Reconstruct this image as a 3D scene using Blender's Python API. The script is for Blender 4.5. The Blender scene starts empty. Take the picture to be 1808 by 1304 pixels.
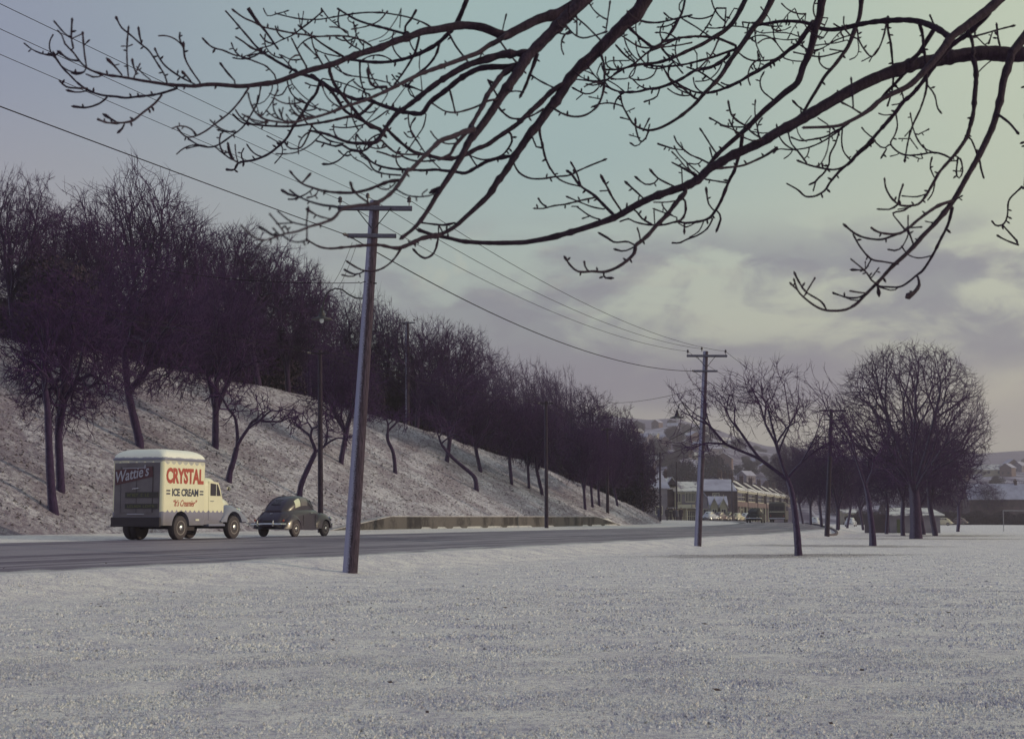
import bpy, bmesh, math, random
import numpy as np
from mathutils import Vector, Matrix, Euler
R=math.radians; sin=math.sin; cos=math.cos
SC=bpy.context.scene
COL=SC.collection
# ------------------------------------------------------------------ camera
F=2490.0; CX=904.0; CY=652.0; HZ=913.0; EYE=1.5
PITCH=math.atan((HZ-CY)/F)
cd=bpy.data.cameras.new("camera"); cam=bpy.data.objects.new("camera",cd); COL.objects.link(cam)
cam.location=(0,0,EYE); cam.rotation_euler=(R(90)+PITCH,0,0)
cd.sensor_width=36.0; cd.lens=36.0*F/1808.0; cd.clip_end=9000; cd.clip_start=0.1
cd.dof.use_dof=True; cd.dof.focus_distance=42; cd.dof.aperture_fstop=7.0
SC.camera=cam
# ------------------------------------------------------------------ sun and sky
SUN_AZ=R(86); SUN_EL=R(13)
S=Vector((sin(SUN_AZ)*cos(SUN_EL),cos(SUN_AZ)*cos(SUN_EL),sin(SUN_EL)))
ld=bpy.data.lights.new("sun","SUN"); ld.energy=2.3; ld.angle=R(0.9); ld.color=(1.0,0.83,0.56)
lo=bpy.data.objects.new("sun",ld); COL.objects.link(lo); lo.rotation_euler=S.to_track_quat('Z','Y').to_euler()
SC.view_settings.view_transform='Standard'; SC.view_settings.look='None'
SC.view_settings.exposure=0.08; SC.view_settings.gamma=1.0
W=bpy.data.worlds.new("World"); SC.world=W; W.use_nodes=True
class NT:
    """tiny node helper"""
    def __init__(s,tree): s.t=tree; s.n=tree.nodes; s.l=tree.links
    def new(s,typ,**k):
        n=s.n.new(typ)
        for a,v in k.items(): setattr(n,a,v)
        return n
    def put(s,sock,v):
        if v is None: return
        if hasattr(v,'is_output') or isinstance(v,bpy.types.NodeSocket): s.l.new(v,sock)
        else: sock.default_value=v
    def m(s,op,a,b=None,c=None,clamp=False):
        n=s.new('ShaderNodeMath',operation=op,use_clamp=clamp)
        s.put(n.inputs[0],a); s.put(n.inputs[1],b)
        if c is not None: s.put(n.inputs[2],c)
        return n.outputs[0]
    def ss(s,x,a,b,lo=0.0,hi=1.0):
        n=s.new('ShaderNodeMapRange',interpolation_type='SMOOTHSTEP')
        s.put(n.inputs['Value'],x); s.put(n.inputs['From Min'],a); s.put(n.inputs['From Max'],b)
        s.put(n.inputs['To Min'],lo); s.put(n.inputs['To Max'],hi); return n.outputs[0]
    def mix(s,f,a,b,mode='MIX'):
        n=s.new('ShaderNodeMix',data_type='RGBA',blend_type=mode)
        s.put(n.inputs[0],f)
        for i,v in ((6,a),(7,b)):
            if isinstance(v,(tuple,list)) and len(v)==3: v=(*v,1)
            s.put(n.inputs[i],v)
        return n.outputs[2]
    def noise(s,vec,scale,detail=4,rough=0.55,dist=0.0,w=None):
        n=s.new('ShaderNodeTexNoise')
        s.put(n.inputs['Vector'],vec); n.inputs['Scale'].default_value=scale
        n.inputs['Detail'].default_value=detail; n.inputs['Roughness'].default_value=rough
        n.inputs['Distortion'].default_value=dist
        return n.outputs['Fac']
    def mapping(s,vec,scale=(1,1,1),loc=(0,0,0),rot=(0,0,0)):
        n=s.new('ShaderNodeMapping'); s.put(n.inputs['Vector'],vec)
        n.inputs['Scale'].default_value=scale; n.inputs['Location'].default_value=loc; n.inputs['Rotation'].default_value=rot
        return n.outputs[0]
def srgb(r,g,b):
    f=lambda c:((c/255)/12.92 if c/255<=0.04045 else (((c/255)+0.055)/1.055)**2.4)
    return (f(r),f(g),f(b))
def build_sky():
    k=NT(W.node_tree); k.n.clear()
    out=k.new('ShaderNodeOutputWorld'); 
    tc=k.new('ShaderNodeTexCoord'); sep=k.new('ShaderNodeSeparateXYZ'); k.l.new(tc.outputs['Generated'],sep.inputs[0])
    x,y,z=sep.outputs
    h=k.m('SQRT',k.m('ADD',k.m('MULTIPLY',x,x),k.m('MULTIPLY',y,y)))
    v=k.m('DIVIDE',z,k.m('MAXIMUM',h,0.001))          # tan elevation
    az=k.m('ARCTAN2',x,y)                              # 0 straight ahead, + to the right
    # high clear sky: cool grey-violet on the left, teal in the middle, pale yellow-green at right
    left=srgb(126,134,154); mid=srgb(145,170,167); right=srgb(181,192,166)
    c=k.mix(k.ss(az,-0.42,-0.02),left,mid)
    c=k.mix(k.ss(az,0.02,0.42),c,right)
    # above the frame the sky deepens a little
    c=k.mix(k.ss(v,0.45,1.6,0,0.35),c,srgb(118,126,155))
    # pinkish grey low on the left
    lowl=k.m('MULTIPLY',k.ss(v,0.33,0.16),k.ss(az,0.05,-0.33))
    c=k.mix(k.m('MULTIPLY',lowl,0.8),c,srgb(160,157,155))
    # cream veil behind the clouds, strongest to the right where the sun is
    veil=k.m('MULTIPLY',k.ss(v,0.27,0.12),k.ss(az,-0.30,0.22))
    c=k.mix(k.m('MULTIPLY',veil,0.9),c,srgb(190,195,170))
    nv=k.new('ShaderNodeCombineXYZ'); k.put(nv.inputs[0],az); k.put(nv.inputs[1],v); k.put(nv.inputs[2],0.0)
    nvec=nv.outputs[0]
    m1=k.mapping(nvec,(8.0,17.0,1),(3.4,2.3,0))
    n1=k.noise(m1,1.0,6,0.55,0.5)
    n2=k.noise(k.mapping(nvec,(20,42,1),(1.1,5.2,0)),1.0,6,0.62,0.6)
    n=k.m('ADD',k.m('MULTIPLY',n1,0.78),k.m('MULTIPLY',n2,0.22))
    # cloud band: rises from the left, top edge about 11 degrees on the right
    band=k.m('MULTIPLY',k.ss(v,0.222,0.172),k.ss(v,0.045,0.075))
    bandaz=k.ss(az,-0.22,0.02)
    dens=k.ss(k.m('ADD',n,k.m('MULTIPLY',k.ss(v,0.17,0.07),0.07)),0.435,0.575)
    cl=k.m('MULTIPLY',k.m('MULTIPLY',band,bandaz),dens)
    c=k.mix(k.m('MULTIPLY',cl,0.85),c,srgb(120,125,134))
    lit=k.m('MULTIPLY',k.m('MULTIPLY',k.m('MULTIPLY',band,bandaz),k.ss(n2,.50,.62)),k.ss(n1,.60,.48))
    c=k.mix(k.m('MULTIPLY',lit,.35),c,srgb(190,194,170))
    core=k.m('MULTIPLY',cl,k.ss(n2,0.45,0.6))
    c=k.mix(k.m('MULTIPLY',core,0.4),c,srgb(112,111,126))
    # heavy bank sitting on the horizon mist
    bank=k.m('MULTIPLY',k.ss(v,0.135,0.098),k.ss(v,0.068,0.082))
    bank=k.m('MULTIPLY',bank,k.ss(k.noise(k.mapping(nvec,(5,3,1),(7,0,0)),1.0,4,0.55),0.33,0.5))
    bank=k.m('MULTIPLY',bank,k.ss(az,0.40,0.2))
    c=k.mix(k.m('MULTIPLY',bank,0.85),c,srgb(120,118,132))
    # bright strip on the horizon
    strip=k.m('MULTIPLY',k.ss(v,k.m('ADD',0.085,k.m('MULTIPLY',k.ss(az,.2,.36),.03)),k.m('ADD',0.062,k.m('MULTIPLY',k.ss(az,.2,.36),.02))),k.ss(az,-0.1,0.08))
    c=k.mix(k.m('MULTIPLY',strip,0.75),c,srgb(203,198,170))
    c=k.mix(k.ss(v,0.0,-0.05),c,srgb(110,105,130))
    sky=k.new('ShaderNodeTexSky',sky_type='NISHITA'); sky.sun_disc=False
    sky.sun_elevation=SUN_EL; sky.sun_rotation=SUN_AZ; sky.air_density=1.0; sky.dust_density=2.0
    b1=k.new('ShaderNodeBackground'); k.put(b1.inputs[0],sky.outputs[0]); b1.inputs[1].default_value=0.01
    b2=k.new('ShaderNodeBackground'); k.put(b2.inputs[0],c); b2.inputs[1].default_value=1.17
    ad=k.new('ShaderNodeAddShader'); k.l.new(b1.outputs[0],ad.inputs[0]); k.l.new(b2.outputs[0],ad.inputs[1])
    k.l.new(ad.outputs[0],out.inputs[0])
build_sky()
# ------------------------------------------------------------------ pixel helpers (photo pixels, 1808 wide)
def ray(px,py):
    u=Vector(((px-CX)/F,1.0,(CY-py)/F)); cp,sp=cos(PITCH),sin(PITCH)
    return Vector((u.x,u.y*cp-u.z*sp,u.y*sp+u.z*cp))
def at(px,py,Y):
    d=ray(px,py); k=Y/d.y
    return Vector((d.x*k,Y,EYE+d.z*k))
HD=R(22.0); SH,CH=sin(HD),cos(HD)
def tp(x,y): return (x*SH+y*CH, -x*CH+y*SH)
def xy(t,p): return (t*SH-p*CH, t*CH+p*SH)
def bendn(t):
    d=np.clip(np.asarray(t,float)-95,0,None); q=np.minimum(d,130); return .0013*q*q+2*.0013*130*(d-q)
def bendf(t):
    d=np.clip(np.asarray(t,float)-95,0,None); q=np.minimum(d,130); return .0020*q*q+2*.0020*130*(d-q)
def PN(t): return 20.6+bendn(t)
def V0(t):
    d=np.clip(np.asarray(t,float)-108,0,85); return 4.4+.0036*d*d
def PF(t): return 28.6+bendf(t)
CT=[-200,40,60,71,84,98,111,122,132,150,165,400]; CHT=[11,10.6,10.3,10.1,9.3,7.5,4.9,2.9,1.9,1.35,1.0,.95]
def hn(x,y,s=1.0):
    return (np.sin(x*0.9*s+1.3*np.sin(y*0.7*s))+np.sin(y*1.1*s+1.7*np.sin(x*0.53*s+2)))*0.5
def ground_z(x,y):
    x=np.asarray(x,float); y=np.asarray(y,float)
    t=x*SH+y*CH; p=-x*CH+y*SH
    pn=PN(t); pf=PF(t); u=(p-pn)/(pf-pn)
    lift=.002*np.clip(t-100,0,200)
    zr=np.interp(u,[0,.35,.72,1],[.34,.60,.80,.78])+lift
    e=np.clip((p-(pn-3.2))/3.2,0,1); zp=(e*e*(3-2*e))*(.34+lift)+.05*hn(x,y,.16)*(1-e)
    v=p-pf
    v0=V0(t); zv=.78+lift+.03*np.clip(v,0,4.4)
    cr=np.interp(t,CT,CHT); big=np.clip((cr-1.2)/3,0,1)
    zb=.912+lift+(v-v0)*.58
    wallz=np.where((t>62)&(t<103),1.42,0)
    zb=np.maximum(zb,wallz)
    over=np.clip(zb-cr,0,None)
    zb=np.where(zb>cr,cr+np.minimum(over,25)*.02+.5*big*(1-np.exp(-over*.6)),zb)
    zb=zb+(.10*hn(x,y,1.1)*np.clip((v-v0-.2)/1.5,0,1)+.15*hn(x,y,.4)*np.clip((v-v0-.6)/2,0,1))*(.15+.85*big)
    z=np.where(u<0,zp,np.where(u<=1,zr,np.where(v<v0,zv,zb)))
    return z
def gz(x,y): return float(ground_z(x,y))
def G(px,py,y0=8.0,y1=600.0):
    """the ground point under photo pixel"""
    d=ray(px,py); Y=y0; last=None
    while Y<y1:
        k=Y/d.y; x=d.x*k; z=EYE+d.z*k; g=gz(x,Y)
        if z<=g: return Vector((x,Y,g))
        Y+=0.15 if Y<150 else .6
    k=y1/d.y; return Vector((d.x*k,y1,gz(d.x*k,y1)))
# ------------------------------------------------------------------ object helpers
def link(name,me,mat,parent=None,smooth=True):
    o=bpy.data.objects.new(name,me); COL.objects.link(o)
    if mat is not None:
        me.materials.clear(); me.materials.append(mat)
    if smooth and len(me.polygons): me.polygons.foreach_set('use_smooth',[True]*len(me.polygons))
    if parent is not None: o.parent=parent
    return o
def tag(o,label=None,cat=None,group=None,kind=None):
    if label: o['label']=label
    if cat: o['category']=cat
    if group: o['group']=group
    if kind: o['kind']=kind
    return o
def empty(name,loc=(0,0,0),rz=0,label=None,cat=None,group=None,kind=None):
    o=bpy.data.objects.new(name,None); COL.objects.link(o); o.location=loc; o.rotation_euler=(0,0,rz)
    o.empty_display_size=.2
    return tag(o,label,cat,group,kind)
def mesh_np(name,V,Fq,uv=None):
    """V (n,3), Fq (m,k) all faces k-sided"""
    me=bpy.data.meshes.new(name); V=np.asarray(V,dtype=np.float32); Fq=np.asarray(Fq,dtype=np.int32)
    m,k=Fq.shape
    me.vertices.add(len(V)); me.vertices.foreach_set('co',V.ravel())
    me.loops.add(m*k); me.loops.foreach_set('vertex_index',Fq.ravel())
    me.polygons.add(m); me.polygons.foreach_set('loop_start',np.arange(0,m*k,k,dtype=np.int32))
    try: me.polygons.foreach_set('loop_total',np.full(m,k,dtype=np.int32))
    except Exception: pass
    if uv is not None:
        l=me.uv_layers.new(name='uv'); l.data.foreach_set('uv',np.asarray(uv,dtype=np.float32)[Fq.ravel()].ravel())
    me.update(calc_edges=True); me.validate()
    return me
class MB:
    """collects primitives into one mesh"""
    def __init__(s): s.v=[]; s.f=[]
    def add(s,V,Fs,M=None):
        b=len(s.v)
        for q in V:
            q=Vector(q); s.v.append(M@q if M is not None else q)
        for f in Fs: s.f.append([i+b for i in f])
        return s
    def box(s,x0,x1,y0,y1,z0,z1,M=None,bev=0.0):
        if bev>0:
            bm=bmesh.new(); bmesh.ops.create_cube(bm,size=1)
            for v in bm.verts: v.co=Vector(((x0+x1)/2+v.co.x*(x1-x0),(y0+y1)/2+v.co.y*(y1-y0),(z0+z1)/2+v.co.z*(z1-z0)))
            bmesh.ops.bevel(bm,geom=list(bm.edges),offset=bev,segments=2,profile=.5,affect='EDGES')
            bm.verts.index_update()
            s.add([v.co.copy() for v in bm.verts],[[v.index for v in f.verts] for f in bm.faces],M); bm.free(); return s
        V=[(x0,y0,z0),(x1,y0,z0),(x1,y1,z0),(x0,y1,z0),(x0,y0,z1),(x1,y0,z1),(x1,y1,z1),(x0,y1,z1)]
        return s.add(V,[[3,2,1,0],[4,5,6,7],[0,1,5,4],[1,2,6,5],[2,3,7,6],[3,0,4,7]],M)
    def prism(s,pts,y0,y1,M=None):
        """polygon in xz extruded along y"""
        n=len(pts); V=[(a,y0,b) for a,b in pts]+[(a,y1,b) for a,b in pts]
        Fs=[list(range(n)),list(range(2*n-1,n-1,-1))]+[[i,i+n,(i+1)%n+n,(i+1)%n] for i in range(n)]
        return s.add(V,Fs,M)
    def prismx(s,pts,x0,x1,M=None):
        n=len(pts); V=[(x0,a,b) for a,b in pts]+[(x1,a,b) for a,b in pts]
        Fs=[list(range(n)),list(range(2*n-1,n-1,-1))]+[[i,i+n,(i+1)%n+n,(i+1)%n] for i in range(n)]
        return s.add(V,Fs,M)
    def tube(s,pts,rad,sides=8,M=None,cap=True):
        pts=[Vector(p) for p in pts]; n=len(pts)
        if not hasattr(rad,'__len__'): rad=[rad]*n
        V=[];up=None
        for i in range(n):
            d=(pts[min(i+1,n-1)]-pts[max(i-1,0)])
            if d.length<1e-9: d=Vector((0,0,1))
            d.normalize()
            if up is None:
                up=d.orthogonal().normalized()
            up=(up-d*up.dot(d)); up=up.normalized() if up.length>1e-6 else d.orthogonal().normalized()
            sd=d.cross(up)
            for k in range(sides):
                a=2*math.pi*k/sides; V.append(pts[i]+(up*cos(a)+sd*sin(a))*rad[i])
        Fs=[[i*sides+k,i*sides+(k+1)%sides,(i+1)*sides+(k+1)%sides,(i+1)*sides+k] for i in range(n-1) for k in range(sides)]
        if cap: Fs.append(list(range(sides))[::-1]); Fs.append([(n-1)*sides+k for k in range(sides)])
        return s.add(V,Fs,M)
    def lathe(s,prof,sides=20,M=None,axis='z'):
        """prof [(r,h)]"""
        V=[];n=len(prof)
        for r,h in prof:
            for k in range(sides):
                a=2*math.pi*k/sides
                V.append((r*cos(a),r*sin(a),h) if axis=='z' else (r*cos(a),h,r*sin(a)))
        Fs=[[i*sides+k,i*sides+(k+1)%sides,(i+1)*sides+(k+1)%sides,(i+1)*sides+k] for i in range(n-1) for k in range(sides)]
        Fs.append(list(range(sides))[::-1]); Fs.append([(n-1)*sides+k for k in range(sides)])
        return s.add(V,Fs,M)
    def build(s,name,mat,parent=None,smooth=False,auto=True):
        me=bpy.data.meshes.new(name); me.from_pydata([tuple(v) for v in s.v],[],s.f); me.update()
        bm=bmesh.new(); bm.from_mesh(me); bmesh.ops.recalc_face_normals(bm,faces=bm.faces[:])
        if smooth:
            for e in bm.edges:
                if len(e.link_faces)==2 and e.calc_face_angle(0)>R(38): e.smooth=False
        bm.to_mesh(me); bm.free()
        return link(name,me,mat,parent,smooth)
def copy_tree(o,parent=None,kids=None):
    c=o.copy(); COL.objects.link(c)
    if parent is not None: c.parent=parent
    for ch in list(o.children): copy_tree(ch,c)
    return c
# ------------------------------------------------------------------ materials
MATS={}
def pbr(name,col,rough=.7,metal=0.0,spec=.5,coat=0.0,var=None,varscale=8.0,bump=0.0,bumpscale=40.0):
    m=bpy.data.materials.new(name); m.use_nodes=True; k=NT(m.node_tree)
    b=m.node_tree.nodes['Principled BSDF']
    b.inputs['Base Color'].default_value=(*col,1); b.inputs['Roughness'].default_value=rough
    b.inputs['Metallic'].default_value=metal; b.inputs['Specular IOR Level'].default_value=spec
    b.inputs['Coat Weight'].default_value=coat
    tc=k.new('ShaderNodeTexCoord')
    if var is not None:
        f=k.ss(k.noise(tc.outputs['Object'],varscale,5,.6),.35,.65)
        k.l.new(k.mix(f,col,var),b.inputs['Base Color'])
    if bump>0:
        bn=k.new('ShaderNodeBump'); bn.inputs['Strength'].default_value=bump; bn.inputs['Distance'].default_value=.02
        k.l.new(k.noise(tc.outputs['Object'],bumpscale,4,.6),bn.inputs['Height']); k.l.new(bn.outputs[0],b.inputs['Normal'])
    MATS[name]=m
    return m
def snowy(name,dark,light,scale,lo,hi,bump,dist=.03,stretch=(1,1,1),rot=(0,0,0),big=None,rough=.85,mid=None):
    """ground mix of snow and what shows through"""
    m=bpy.data.materials.new(name); m.use_nodes=True; k=NT(m.node_tree); b=m.node_tree.nodes['Principled BSDF']
    b.inputs['Roughness'].default_value=rough; b.inputs['Specular IOR Level'].default_value=.25
    g=k.new('ShaderNodeNewGeometry'); P=k.mapping(g.outputs['Position'],stretch,(0,0,0),rot)
    n1=k.noise(P,scale,6,.68,.3); n2=k.noise(P,scale*.11,4,.6,.2); n3=k.noise(P,scale*4.5,3,.7)
    f=k.m('ADD',k.m('MULTIPLY',n1,.6),k.m('ADD',k.m('MULTIPLY',n2,.22),k.m('MULTIPLY',n3,.18)))
    f2=k.ss(f,lo,hi)
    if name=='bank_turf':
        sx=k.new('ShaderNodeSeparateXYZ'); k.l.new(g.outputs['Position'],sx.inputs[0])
        f2=k.ss(k.m('SUBTRACT',f,k.m('MULTIPLY',k.ss(sx.outputs[0],-4,-26),.055)),lo,hi)   # less snow leftwards; tree shade is put into this darkening too
    c=k.mix(f2,dark,light)
    if mid is not None:
        c=k.mix(k.m('MULTIPLY',k.ss(n2,.58,.42),.5 if name=='bank_turf' else .22),c,mid)
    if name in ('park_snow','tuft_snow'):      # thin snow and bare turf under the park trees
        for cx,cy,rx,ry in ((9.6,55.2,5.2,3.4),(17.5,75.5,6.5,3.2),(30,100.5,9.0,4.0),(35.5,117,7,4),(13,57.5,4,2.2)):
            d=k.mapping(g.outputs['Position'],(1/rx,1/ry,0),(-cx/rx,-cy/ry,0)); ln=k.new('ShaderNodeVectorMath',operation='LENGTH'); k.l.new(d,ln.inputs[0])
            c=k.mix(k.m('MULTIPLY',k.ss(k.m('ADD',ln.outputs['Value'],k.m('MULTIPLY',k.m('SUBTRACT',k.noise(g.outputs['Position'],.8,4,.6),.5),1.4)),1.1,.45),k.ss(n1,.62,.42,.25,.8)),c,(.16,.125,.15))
    k.l.new(c,b.inputs['Base Color'])
    bn=k.new('ShaderNodeBump'); bn.inputs['Strength'].default_value=bump; bn.inputs['Distance'].default_value=dist
    k.l.new(k.m('ADD',f,k.m('MULTIPLY',n3,.35)),bn.inputs['Height']); k.l.new(bn.outputs[0],b.inputs['Normal'])
    MATS[name]=m; return m
snowy('park_snow',(.47,.43,.55),(.90,.855,.87),13.0,.38,.56,.9,.06,mid=(.52,.48,.62))
snowy('tuft_snow',(.48,.44,.58),(.93,.885,.90),9,.36,.56,.6,.05,mid=(.55,.51,.68))
snowy('verge_snow',(.40,.35,.42),(.74,.70,.72),5.0,.36,.55,.6,.04)
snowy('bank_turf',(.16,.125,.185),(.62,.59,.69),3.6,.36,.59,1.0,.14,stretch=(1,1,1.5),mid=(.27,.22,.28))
def bark(name,dark,frost,fr=.6,scale=30,side=(-.9,-.35,.2),thr=(.15,.75),rough=.9):
    m=bpy.data.materials.new(name); m.use_nodes=True; k=NT(m.node_tree); b=m.node_tree.nodes['Principled BSDF']
    b.inputs['Roughness'].default_value=rough; b.inputs['Specular IOR Level'].default_value=.2
    g=k.new('ShaderNodeNewGeometry'); P=g.outputs['Position']
    n1=k.noise(k.mapping(P,(1,1,.08 if 'pole' in name else .35)),scale*(1.6 if 'pole' in name else 1),5,.7)
    c=k.mix(k.ss(n1,.35,.65),tuple(x*(.55 if 'pole' in name else .75) for x in dark),tuple(min(1,x*(1.9 if 'pole' in name else 1.3)) for x in dark))
    if fr>0:     # wind-blown snow clings to one side of the wood
        dt=k.new('ShaderNodeVectorMath',operation='DOT_PRODUCT'); k.l.new(g.outputs['Normal'],dt.inputs[0]); dt.inputs[1].default_value=Vector(side).normalized()
        a=k.ss(k.m('ADD',dt.outputs['Value'],k.m('MULTIPLY',k.m('SUBTRACT',k.noise(P,scale*1.3,4,.7),.5),1.1)),thr[0],thr[1],0,fr)
        c=k.mix(a,c,frost)
    k.l.new(c,b.inputs['Base Color'])
    bn=k.new('ShaderNodeBump'); bn.inputs['Strength'].default_value=.5; bn.inputs['Distance'].default_value=.02
    k.l.new(n1,bn.inputs['Height']); k.l.new(bn.outputs[0],b.inputs['Normal'])
    MATS[name]=m; return m
bark('pole_wood',(.046,.032,.050),(.36,.36,.54),.85,26,side=(-1,.05,.1),thr=(-.1,.45))
bark('trunk_bark',(.042,.023,.062),(.34,.33,.46),.42,14,side=(-1,.0,.15),thr=(.30,.8))
bark('twig_bark',(.054,.022,.084),(.30,.28,.36),0,10)
bark('near_bark',(.034,.020,.036),(.22,.20,.28),.10,60,side=(-.2,-.1,1),thr=(.6,1.1))
pbr('evergreen_leaf',(.040,.026,.046),.9,var=(.065,.045,.07),varscale=2.0,spec=.1)
pbr('hedge_leaf',(.07,.055,.085),.9,var=(.10,.09,.12),varscale=2.0,spec=.1)
def asphalt():
    m=bpy.data.materials.new('asphalt'); m.use_nodes=True; k=NT(m.node_tree); b=m.node_tree.nodes['Principled BSDF']
    b.inputs['Roughness'].default_value=.62; b.inputs['Specular IOR Level'].default_value=.35
    uv=k.new('ShaderNodeUVMap'); uv.uv_map='uv'     # u across 0..1, v metres along
    sp=k.new('ShaderNodeSeparateXYZ'); k.l.new(uv.outputs[0],sp.inputs[0]); u=sp.outputs[0]
    g=k.new('ShaderNodeNewGeometry')
    n=k.noise(k.mapping(uv.outputs[0],(22,.05,1)),1.0,5,.6,.3)      # tyre-track streaks
    n2=k.noise(k.mapping(uv.outputs[0],(60,.35,1)),1.0,4,.7)
    fine=k.noise(g.outputs['Position'],30,3,.7)
    pat=k.noise(k.mapping(uv.outputs[0],(6,.25,1)),1.0,5,.6)
    c=k.mix(k.ss(n,.42,.58),(.115,.088,.135),(.255,.22,.28))
    c=k.mix(k.m('MULTIPLY',k.ss(n2,.50,.72),.6),c,(.36,.34,.40))
    c=k.mix(k.m('MULTIPLY',k.ss(pat,.55,.75),.4),c,(.33,.30,.36))
    # slushy near edge, snow-dusted far lip, dark wet rut beside it
    edge=k.ss(k.m('ADD',u,k.m('ADD',k.m('MULTIPLY',k.m('SUBTRACT',pat,.5),.30),k.m('MULTIPLY',k.m('SUBTRACT',fine,.5),.10))),.075,.0)
    c=k.mix(k.m('MULTIPLY',edge,.8),c,(.60,.58,.62))
    rut=k.m('MULTIPLY',k.ss(u,.905,.925),k.ss(u,.975,.955)); c=k.mix(k.m('MULTIPLY',rut,.85),c,(.045,.034,.055))
    line=k.m('MULTIPLY',k.ss(u,.855,.868),k.ss(u,.900,.885)); c=k.mix(k.m('MULTIPLY',line,k.ss(n2,.3,.6)),c,(.36,.34,.40))
    far=k.ss(k.m('ADD',u,k.m('MULTIPLY',k.m('SUBTRACT',fine,.5),.04)),.962,.985); c=k.mix(far,c,(.56,.54,.60))
    k.l.new(k.mix(k.m('MULTIPLY',k.ss(fine,.4,.7),.2),c,(.03,.025,.04)),b.inputs['Base Color'])
    bn=k.new('ShaderNodeBump'); bn.inputs['Strength'].default_value=.5; bn.inputs['Distance'].default_value=.015
    k.l.new(k.m('ADD',fine,n2),bn.inputs['Height']); k.l.new(bn.outputs[0],b.inputs['Normal'])
    MATS['asphalt']=m
asphalt()
pbr('concrete',(.33,.31,.30),.9,var=(.09,.075,.075),varscale=.9,bump=.4,bumpscale=12)
pbr('kerb_stone',(.07,.05,.07),.9,var=(.13,.11,.14),varscale=3)
pbr('snow_cap',(.48,.46,.50),.8,var=(.30,.28,.32),varscale=3,bump=.3,bumpscale=8)
pbr('leaf_litter',(.09,.05,.05),.8)
pbr('wire',(.022,.017,.024),.9,spec=.1)
pbr('insulator',(.05,.035,.05),.35)
pbr('lamp_metal',(.035,.028,.038),.5,.2)
pbr('lamp_glass',(.75,.78,.8),.04,0,.9,1.0)
# ------------------------------------------------------------------ ground sheets
def strip(name,mat,params,ts,posf,uvf=None,kind='structure'):
    na,nt=len(params),len(ts)
    A,T=np.meshgrid(np.array(params,float),np.array(ts,float),indexing='ij')
    P=posf(A,T); X=T*SH-P*CH; Y=T*CH+P*SH
    Z=ground_z(X,Y)
    return A,T,P,X,Y,Z,na,nt
def finish(name,mat,X,Y,Z,uv=None,kind='structure'):
    na,nt=X.shape
    V=np.stack([X,Y,Z],-1).reshape(-1,3)
    i=np.arange(na-1)[:,None]*nt+np.arange(nt-1)[None,:]
    Fq=np.stack([i,i+1,i+nt+1,i+nt],-1).reshape(-1,4)[:, ::-1]
    me=mesh_np(name,V,Fq,uv); o=link(name,me,MATS[mat]); tag(o,kind=kind); return o
def seq(*parts):
    out=[]
    for a,b,st in parts:
        n=max(1,int(round(abs(b-a)/st))); out+=[a+(b-a)*i/n for i in range(n)]
    out.append(parts[-1][1]); return out
TS=seq((-90,0,6),(0,130,.9),(130,260,3),(260,460,20))
TSn=seq((-90,-10,8),(-10,60,.5),(60,140,1),(140,260,4),(260,600,25),(600,1500,100))
A,T,P,X,Y,Z,_,_=strip('',None,seq((-700,-100,50),(-100,-30,5),(-30,-3.4,.45),(-3.4,0,.28)),TSn,lambda a,t:PN(t)+a)
Z=Z+np.where(A>-29,.012*hn(X*3.1,Y*2.7)+.010*hn(X*8.3,Y*7.1+3),0)*np.where(A>-.1,0,1)
park=finish('snow_ground','park_snow',X,Y,Z)

def tufts():
    r=np.random.default_rng(77); V=[];n=0
    parts=[]
    for (y0,y1,cnt,s0,s1,h0,h1) in ((8.2,16,90000,.012,.032,.006,.022),(16,30,70000,.018,.046,.008,.030),(30,62,36000,.035,.08,.010,.036)):
        y=np.sqrt(r.uniform(y0**2,y1**2,cnt)); x=r.uniform(-.40,.40,cnt)*y
        dd=np.sin(x*1.9+2*np.sin(y*.8))+np.sin(y*2.3+1.5*np.sin(x*1.1))+.8*np.sin(x*5+y*3.1)
        keep=(dd+r.normal(size=cnt)*1.3>-.9)&((y0<29)|(r.random(cnt)<((62-y)/32)**.8)); t=x*SH+y*CH; p=-x*CH+y*SH; keep&=(p<PN(t)-.4)&((p<PN(t)-6+2*np.sin(t*.35))|(r.random(cnt)<.45))
        x,y=x[keep],y[keep]; m=len(x); z=ground_z(x,y)
        s=r.uniform(s0,s1,m); h=r.uniform(h0,h1,m); a=r.uniform(0,6.28,m); lx=r.normal(size=m)*h*.5; ly=r.normal(size=m)*h*.5
        q=[]
        for k in range(3):
            an=a+k*2.094+r.normal(size=m)*.35; ww=s*r.uniform(.6,1.2,m); q.append(np.stack([x+np.cos(an)*ww,y+np.sin(an)*ww,z-.012],1))
        q.append(np.stack([x+lx,y+ly,z+h],1)); parts.append(np.stack(q,1).reshape(-1,3))
    V=np.concatenate(parts); m=len(V)//4; b=np.arange(m)*4
    Fq=np.concatenate([np.stack([b,b+1,b+3],1),np.stack([b+1,b+2,b+3],1),np.stack([b+2,b,b+3],1)])
    o=link('snowy_grass',mesh_np('snowy_grass',V,Fq),MATS['tuft_snow']); tag(o,'snow-crusted grass tufts covering the park lawn','grass',kind='stuff')
tufts()
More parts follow.
